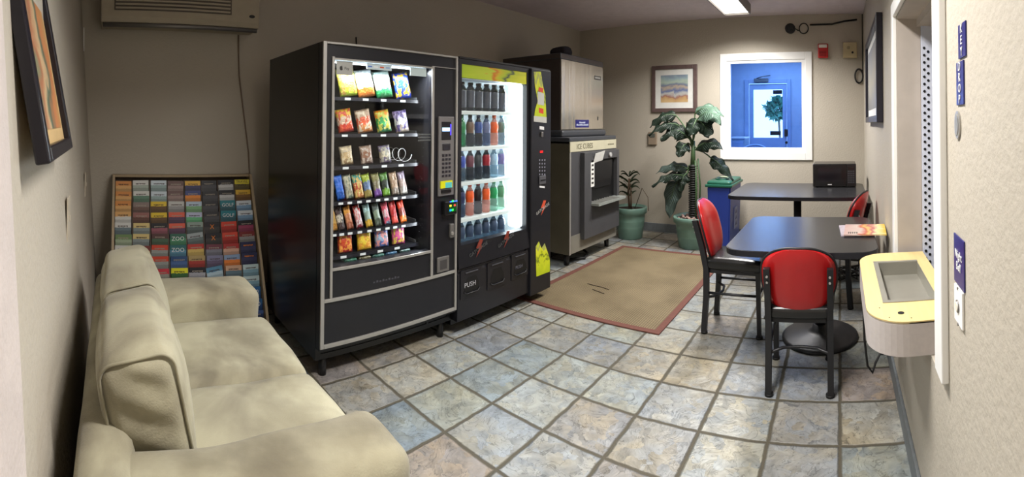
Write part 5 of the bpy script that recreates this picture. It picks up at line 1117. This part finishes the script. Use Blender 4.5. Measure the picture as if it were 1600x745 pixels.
# ------------------------------------------------------------------ chairs
VRED = mat('red_vinyl', (.74, .10, .11), .3, var=.05, coat=.2); VBLK = mat('black_vinyl', (.10, .10, .10), .25, var=.05, bump=.05, bscale=40)
def chair():
    t = thing('diner_chair', 'x', 'chair', (0, 0, 0), 'red-backed diner chairs')
    b = MB(); b.soft((.40, .40, .078), VBLK, Matrix.Translation((0, 0, .464)), .032, (.0, .0, .016), 14, shape=lambda q, p: Vector((q.x*(1-.0*abs(p[1])), q.y*(1-.13*(1-p[0])/2*abs(p[1])**.5), q.z))); b.done('seat', t, False)
    b = MB(); b.prism(rrect(-.18, .18, -.165, .165, .03), .405, .43, BLACKM, 'Z'); b.done('seat_frame', t, False)
    # back pad: domed shield, wider near the top
    def out(v):  # half width at height v -1..1
        if v > .15: return .195*math.sqrt(max(0, 1-((v-.15)/.87)**2.6))
        return .195*math.sqrt(max(0, 1-((.15-v)/1.17)**2.6))
    Mb = Matrix.Translation((-.227, 0, .655)) @ Matrix.Rotation(-.27, 4, 'Y')
    def pad(b, x0, th, sc, m, n=22):
        fr = []; 
        for s in (0, 1):
            g = []
            for i in range(n+1):
                v = -math.cos(PI*i/n)*.999; row = []
                for j in range(13):
                    u = -1+2*j/12; w_ = out(v)*sc
                    y = u*w_; z = v*.215*sc
                    dome = (1-u**4)*(1-v**4)
                    curve = .035*(y/.195)**2
                    x = x0+curve+(th*dome if s else 0)
                    row.append(b.bm.verts.new(Mb @ Vector((x, y, z))))
                g.append(row)
            fr.append(g)
        fs = []
        for s in (0, 1):
            for i in range(n):
                for j in range(12):
                    q = [fr[s][i][j], fr[s][i][j+1], fr[s][i+1][j+1], fr[s][i+1][j]]
                    if s == 0: q.reverse()
                    fs.append(b.bm.faces.new(q))
        bmesh.ops.remove_doubles(b.bm, verts=b.bm.verts, dist=.0004)
        b._tag([f for f in b.bm.faces], m, True)
    b = MB(); pad(b, .006, .045, 1.0, VRED); b.done('backrest', t, False)
    b = MB(); pad(b, -.008, -.012, .985, VRED); b.done('back_shell', t, False)
    b = MB(); pts = []
    for i in range(49):
        v = -math.cos(PI*i/48)*.999; pts.append((v, out(v)))
    loop = [(p[0], p[1]) for p in pts]+[(p[0], -p[1]) for p in pts[::-1][1:-1]]
    b.tube([Mb @ Vector((.035*(w_/.195)**2-.001, w_*1.0, v*.215)) for v, w_ in loop], .007, BLACKM, 6, True); b.done('back_piping', t, False)
    for s in (-1, 1):
        b = MB(); prof = [(-.205, .015), (-.188, .25), (-.188, .43), (-.215, .56), (-.268, .745)]
        up = [(x-.019, z) for x, z in prof]+[(x+.017, z) for x, z in prof[::-1]]
        b.prism(up, s*.160-.016, s*.160+.016, BLACKM, 'Y'); 
        b.done('rear_post', t, False)
        for dz in (.70, .665):
            b = MB(); b.cyl((-.278+(.70-dz)*.3, s*.158, dz), .006, .012, ALU, 'X', 10); b.done('bolt', t, False)
        b = MB(); b.prism([(.155, .015), (.18, .015), (.175, .43), (.145, .43)], s*.155-.015, s*.155+.015, BLACKM, 'Y'); b.done('front_leg', t, False)
        for x in (-.205, .168):
            b = MB(); b.cyl((x, s*.157, .0075), .023, .015, RUBBER, 'Z', 12); b.done('foot_cap', t, False)
    for s in (-1, 1):
        b = MB(); b.tube([(-.187, s*.158, .27), (.16, s*.155, .27)], .009, BLACKM, 8); b.done('stretcher', t, False)
    b = MB(); b.tube([(-.187, -.15, .235), (-.13, -.09, .235), (-.115, 0, .235), (-.13, .09, .235), (-.187, .15, .235)], .009, BLACKM, 8); b.done('cross_bar', t, False); b = MB(); b.tube([(.162, -.15, .27), (.162, .15, .27)], .009, BLACKM, 8); b.done('front_bar', t, False)
    return t
ch = chair()
ch.location = (-.70, 3.14, 0); ch.rotation_euler = (0, 0, 0.0); ch['label'] = 'red-backed black chair at the left end of the front table, seen from the side'
dup(ch, (-.225, 2.585, 0), PI/2+.04, 'red-backed black chair nearest the camera, its back turned to it', None, (1, 1, .90))
dup(ch, (-.07, 3.72, 0), PI-.35, 'red-backed black chair between the two tables by the right wall')

# ------------------------------------------------------------------ microwave, magazines
MWB = mat('microwave_black', (.06, .06, .07), .22)
t = thing('microwave', 'black microwave oven on the far table near the right wall', 'microwave', (-.06, 4.82, .75))
mx0, mx1, my0, my1, mz0, mz1 = -.278, .158, 4.66, 5.0, .758, .985
b = MB(); b.box(mx0, mx1, my0+.02, my1, mz0, mz1, MWB, .006); b.done('body', t)
b = MB(); b.box(mx0, mx1-.10, my0, my0+.02, mz0, mz1-.004, MWB, .004); dr_ = b.done('door', t)
b = MB(); b.box(mx0+.055, mx1-.15, my0-.001, my0, mz0+.045, mz1-.04, mat('microwave_window', (.11, .10, .12), .12)); b.done('door_window', dr_)
b = MB(); b.box(mx0+.15, mx0+.19, my0-.0016, my0-.0, mz0+.018, mz0+.026, LETW); b.done('brand_mark', dr_)
b = MB(); b.box(mx1-.098, mx1, my0, my0+.02, mz0, mz1-.004, mat('microwave_panel', (.09, .09, .10), .3), .004); pn = b.done('control_panel', t)
b = MB(); b.box(mx1-.085, mx1-.02, my0-.001, my0, mz1-.055, mz1-.03, mat('microwave_display', (.05, .08, .08), .2)); b.done('display', pn)
for r in range(6):
    for q in range(3): b = MB(); b.box(mx1-.084+q*.024, mx1-.066+q*.024, my0-.0016, my0, mz1-.08-r*.022, mz1-.068-r*.022, mat('microwave_key', (.26, .27, .30), .4)); b.done('key', pn)
for x in (mx0+.04, mx1-.04):
    for y in (my0+.05, my1-.04): b = MB(); b.cyl((x, y, .754), .012, .008, RUBBER, 'Z', 10); b.done('foot', t)
MG1 = art_mat('magazine_cover_a', [(0, (.75, .62, .60)), (.35, (.80, .74, .70)), (.45, (.75, .36, .28)), (.55, (.86, .74, .45)), (.68, (.72, .35, .40)), (.8, (.90, .86, .66)), (1, (.85, .70, .18))], 3.0, 'X', .3)
pts = [(1317, 351), (1372, 350), (1380, 367), (1330, 368)]
P = [atZ(x, y, .745) for x, y in pts]
cen = sum(P, Vector())/4
for k, (dx, dy, rz, lb, nm) in enumerate(((-.02, .015, .05, 'lower of two bright magazines, its left edge fanned out', 'a'), (.008, -.008, -.05, 'bright orange and yellow magazine lying on top of another', 'b'))):
    b = MB(); b.box(-.125, .125, -.135, .135, 0, .007, MG1 if k else mat('magazine_lilac', (.72, .68, .72), .35, var=.3, scale=30)); b.box(-.122, .1235, -.1345, .1335, .001, .006, pm)
    o = b.done('magazine'); o.location = (cen.x-.0+dx, cen.y+dy, .7355+k*.0072); o.rotation_euler = (0, 0, rz); tag(o, lb, 'magazine', 'magazines on the front table')
    if k:
        for i in range(5):
            b = MB(); x = -.10+i*.012; b.box(x, x+.006, -.11, -.07, .007, .0076, LETK); b.done('cover_print', o, world=False)
b = MB(); b.tube([(.06+.10*math.cos(a*1.7)+.02*math.sin(a*5), 4.2+.12*math.sin(a*2.1), .015+.05*abs(math.sin(a*1.3))) for a in [k*.22 for k in range(90)]], .006, RUBBER, 5); tag(b.done('cable_tangle'), 'tangle of black cables on the floor under the tables by the right wall', 'cable')

# ------------------------------------------------------------------ recycling bin
BLU = mat('recycling_blue_plastic', (.12, .22, .55), .4); GRN = mat('green_lid_plastic', (.10, .34, .27), .35)
bx0, bx1, by0, by1 = -1.42, -1.16, 4.79, 5.32
t = thing('recycling_bin', 'slim blue recycling bin with a green lid beside the potted plant', 'bin', ((bx0+bx1)/2, (by0+by1)/2, 0))
b = MB(); tp = .022; q = bmesh.ops.create_cube(b.bm, size=1)['verts']
for v in q:
    top = v.co.z > 0; k = 0 if top else tp
    v.co = Vector((bx0+k if v.co.x < 0 else bx1-k, by0+k if v.co.y < 0 else by1-k, .72 if top else .0))
b._tag(b.bm.faces, BLU); bmesh.ops.bevel(b.bm, geom=list(b.bm.edges), offset=.012, segments=2, affect='EDGES'); b._tag(b.bm.faces, BLU); bod = b.done('bin_body', t)
b = MB(); b.box(bx0-.02, bx1+.02, by0-.02, by1+.02, .715, .745, GRN, .008); b.soft((bx1-bx0+.01, by1-by0+.01, .05), GRN, Matrix.Translation(((bx0+bx1)/2, (by0+by1)/2, .755)), .022, (0, 0, .008), 10); ld = b.done('lid', t)
b = MB(); b.lathe([(.075, 0), (.078, .012), (.06, .014), (.058, .0)], GRN, ((bx0+bx1)/2, by0+.16, .783), 24, False); b.cyl(((bx0+bx1)/2, by0+.16, .786), .058, .004, PORT, 'Z', 24); b.done('hole_rim', ld)
b = MB(); b.box(bx0+.06, bx0+.16, by0+.30, by0+.38, .782, .7915, mat('lid_sticker', (.7, .72, .6), .5)); b.done('lid_label', ld)
RS = mat('recycling_symbol_print', (.66, .70, .78), .5)
def tri_arrows(b, y, z, s, X):
    for k in range(3):
        a = PI/2+k*2*PI/3
        R = lambda u, v: (y+s*(u*math.cos(a)-v*math.sin(a)), z+s*(u*math.sin(a)+v*math.cos(a)))
        b.prism([R(.55, -.62), R(.55, .25), R(.85, .25), R(.42, .75), R(.0, .25), R(.28, .25), R(.28, -.5)], X, X+.001, RS, 'X')
b = MB(); tri_arrows(b, by0+.25, .60, .055, bx1+.001-.0035); b.done('recycling_symbol', bod)
b = MB(); b.box(bx1-.010, bx1+.0005, by0+.19, by0+.33, .24, .47, mat('bin_label_pale', (.48, .50, .62), .5)); lbm = b.done('bin_label', bod)
b = MB()
for k in range(3): b.prism([(by0+.215, .27+k*.065), (by0+.30, .27+k*.065), (by0+.26, .32+k*.065)], bx1+.0005, bx1+.0012, mat('bin_label_ink', (.14, .18, .4), .5), 'X')
b.done('label_print', lbm)

# ------------------------------------------------------------------ plants
POT = mat('sage_green_pot', (.40, .52, .47), .35, var=.12, scale=8); SOIL = mat('dark_soil', (.16, .12, .10), .9, var=.3, scale=60, bump=.5, bscale=60)
def pot(t, c, r, h):
    pr = [(r*.68, 0), (r*.72, .01), (r*.80, h*.35)]
    for k in range(5): z = h*(.38+k*.045); pr += [(r*(.815+.012*k), z), (r*(.80+.012*k), z+h*.02)]
    pr += [(r*.90, h*.78), (r*1.0, h*.82), (r*1.02, h*.97), (r*.99, h), (r*.90, h), (r*.88, h*.88)]
    b = MB(); b.lathe(pr, POT, c, 40); p = b.done('pot', t)
    b = MB(); b.cyl((c[0], c[1], h*.9), r*.89, .012, SOIL, 'Z', 32); b.done('soil', t)
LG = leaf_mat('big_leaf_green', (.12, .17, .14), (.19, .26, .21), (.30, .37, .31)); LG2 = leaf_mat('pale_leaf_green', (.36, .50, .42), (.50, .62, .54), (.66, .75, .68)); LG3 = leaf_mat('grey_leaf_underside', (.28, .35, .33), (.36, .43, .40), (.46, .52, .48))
def leaf(t, p0, p1, p2, width, m, fold=.25, wave=.02, n=22, base=None, nrm=None, seed=0, stalk=True):
    """blade from p0 over p1 to the tip p2 (quadratic curve), held by a stalk from base"""
    p0, p1, p2 = Vector(p0), Vector(p1), Vector(p2); b = MB(); uvl = b.bm.loops.layers.uv.new('UVMap'); rows_ = []; UV = {}
    pts = [(1-s)**2*p0+2*(1-s)*s*p1+s*s*p2 for s in [i/n for i in range(n+1)]]
    nrm = Vector(nrm) if nrm else Vector((.25, -1, .35))
    k = 10
    for i, p in enumerate(pts):
        tg = (pts[min(n, i+1)]-pts[max(0, i-1)]).normalized(); side = tg.cross(nrm).normalized(); up = side.cross(tg).normalized(); s = i/n
        w = width*(math.sin(PI*min(1, s**.72))**.75)*(1-.25*s)+.002
        row = []
        for j in range(-k//2, k//2+1):
            u = j/(k/2)
            off = side*(w*u)-up*(fold*w*u*u)+up*(wave*math.sin(s*19+seed+u*1.5)*abs(u)**1.5)+tg*(wave*.5*math.sin(s*13+seed))*abs(u)
            v = b.bm.verts.new(p+off); UV[v] = (.5+u/2, s); row.append(v)
        rows_.append(row)
    fs = [b.bm.faces.new((rows_[i][j], rows_[i][j+1], rows_[i+1][j+1], rows_[i+1][j])) for i in range(n) for j in range(k)]
    for f in fs:
        for l in f.loops: l[uvl].uv = UV[l.vert]
    b._tag(fs, m, True); bmesh.ops.solidify(b.bm, geom=fs, thickness=.0015)
    o = b.done('leaf', t)
    if base is not None:
        base = Vector(base); mid = (base+p0)/2+Vector((0, 0, .05))
        q = MB(); q.tube([(1-s)**2*base+2*(1-s)*s*mid+s*s*p0 for s in [i/10 for i in range(11)]]+[pts[int(n*a)] for a in (.15, .35, .6)], .007, mat('leaf_stalk_green', (.30, .40, .26), .45), 6, rads=[.010]*6+[.008]*5+[.006, .005, .003]); q.done('leaf_stalk', t)
    return o
PX, PY = -1.655, 5.02
t = thing('potted_plant', 'large artificial banana plant in a sage green pot by the window', 'plant', (PX, PY, 0))
pot(t, (PX, PY, 0), .225, .35)
b = MB(); STN = mat('pale_pebbles', (.62, .52, .48), .7, var=.3, scale=30)
for k in range(46):
    a = random.uniform(0, 2*PI); r = random.uniform(.05, .18); s = random.uniform(.010, .02)
    q = bmesh.ops.create_icosphere(b.bm, subdivisions=1, radius=s)['verts']; bmesh.ops.translate(b.bm, vec=(PX+r*math.cos(a), PY+r*math.sin(a), .328), verts=q); b._tag(set(f for v in q for f in v.link_faces), STN, True)
pb = b.done('pebbles', t); pb['kind'] = 'stuff'
TRK = mat('dark_ridged_trunk', (.10, .10, .09), .6, var=.3, scale=40); TRG = mat('green_trunk', (.26, .36, .22), .5, var=.2, scale=20)
pr = []; z = .31
while z < .93: pr += [(.052, z), (.052, z+.012), (.034, z+.014), (.034, z+.024)]; z += .026
tb = Vector((PX+.0, PY, 0))
b = MB(); b.lathe(pr, TRK, (PX, PY, 0), 16); b.tube([(PX+.035, PY-.02, .33), (PX+.045, PY-.02, .6), (PX+.035, PY-.015, .98)], .014, TRG, 8); b.tube([(PX+.075, PY-.0, .33), (PX+.085, PY, .7), (PX+.06, PY, 1.0)], .010, TRG, 8); b.tube([(PX, PY, .9), (PX+.005, PY, 1.2)], .032, TRG, 10, rads=[.032, .02]); b.done('trunk', t)
def PP(x, y, dy=0): return atY(x, y, PY+dy)
B0 = (PX, PY, 1.10); B1 = (PX, PY, .92); B2_ = (PX, PY, 1.18)
spec = [
 # p0, p1(control), p2, width, material, depth offsets, base, fold, normal
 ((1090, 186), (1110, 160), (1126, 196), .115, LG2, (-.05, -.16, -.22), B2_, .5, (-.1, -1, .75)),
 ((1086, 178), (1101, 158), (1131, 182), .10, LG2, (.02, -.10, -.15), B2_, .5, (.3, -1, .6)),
 ((1092, 188), (1104, 196), (1108, 216), .12, LG, (-.03, -.1, -.16), B2_, .3, (-.3, -1, .25)),
 ((1088, 186), (1084, 196), (1076, 214), .10, LG, (-.02, -.12, -.15), B2_, .3, (.3, -1, .3)),
 ((1088, 232), (1108, 212), (1129, 234), .105, LG, (-.02, -.12, -.2), B0, .5, (.2, -1, .8)),
 ((1110, 246), (1124, 252), (1146, 282), .085, LG, (-.05, -.1, -.12), B0, .3, (.6, -1, .6)),
 ((1056, 180), (1034, 172), (1015, 200), .095, LG, (-.08, -.16, -.2), B2_, .5, (-.2, -1, .7)),
 ((1060, 196), (1040, 184), (1013, 212), .09, LG, (-.05, -.2, -.28), B2_, .5, (-.2, -1, .7)),
 ((1076, 216), (1052, 188), (1033, 220), .125, LG, (-.03, -.16, -.24), B0, .5, (-.1, -1, .7)),
 ((1074, 224), (1064, 226), (1060, 246), .105, LG, (-.05, -.18, -.2), B0, .35, (0, -1, .2)),
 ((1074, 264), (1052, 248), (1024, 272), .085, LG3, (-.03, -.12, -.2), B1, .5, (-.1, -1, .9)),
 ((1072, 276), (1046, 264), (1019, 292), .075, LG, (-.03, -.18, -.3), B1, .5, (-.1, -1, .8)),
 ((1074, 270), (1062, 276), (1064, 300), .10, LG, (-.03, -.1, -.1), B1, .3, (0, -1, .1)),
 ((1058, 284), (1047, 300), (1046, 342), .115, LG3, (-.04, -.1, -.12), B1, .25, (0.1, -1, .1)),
]
for i, (a, c_, e_, wd, m, dd, bs, fo, nr) in enumerate(spec):
    leaf(t, PP(*a, dd[0]), PP(*c_, dd[1]), PP(*e_, dd[2]), wd, m, fo, .020, base=bs, nrm=nr, seed=i*1.7)
# small plant
QX, QY = -2.50, 5.13
t = thing('potted_plant', 'small sparse stick plant in a green pot beside the ice machine', 'plant', (QX, QY, 0))
pot(t, (QX, QY, 0), .205, .38)
SL = mat('thin_leaf_green', (.22, .28, .18), .5, var=.2, scale=20); BRK = mat('stick_brown', (.34, .27, .20), .8, var=.2, scale=30)
b = MB(); b.tube([(QX-.01, QY, .33), (QX-.03, QY, .55), (QX-.015, QY, .72)], .013, BRK, 8); b.tube([(QX+.01, QY, .33), (QX+.02, QY-.02, .5), (QX-.0, QY, .66)], .010, BRK, 8); b.tube([(QX+.05, QY, .33), (QX+.18, QY-.05, .62), (QX+.27, QY-.08, .52), (QX+.28, QY-.08, .36)], .004, BRK, 6); b.done('stem', t)
for k in range(26):
    a = random.uniform(0, 2*PI); z = random.choice((.5, .58, .66, .74)); L_ = random.uniform(.10, .19); u = Vector((math.cos(a), math.sin(a)*.7, 0))
    p0 = Vector((QX-.02, QY, z)); leaf(t, p0, p0+u*L_*.6+Vector((0, 0, L_*.7)), p0+u*L_*1.05+Vector((0, 0, L_*random.uniform(.1, .7))), .011, SL, .3, .001, 8, nrm=(u.y+.01, -u.x, .6))

# lettering: outlines to real meshes
bpy.context.view_layer.update()
for o in [x for x in SC.objects if x.type == 'FONT']:
    me = bpy.data.meshes.new_from_object(o.evaluated_get(bpy.context.evaluated_depsgraph_get()))
    me.name = o.name; nm = o.name
    n_ = bpy.data.objects.new(nm, me); C.objects.link(n_); n_.parent = o.parent; n_.matrix_local = o.matrix_local.copy()
    if o.get('label'): n_['label'] = o['label']
    bpy.data.objects.remove(o, do_unlink=True); n_.name = nm
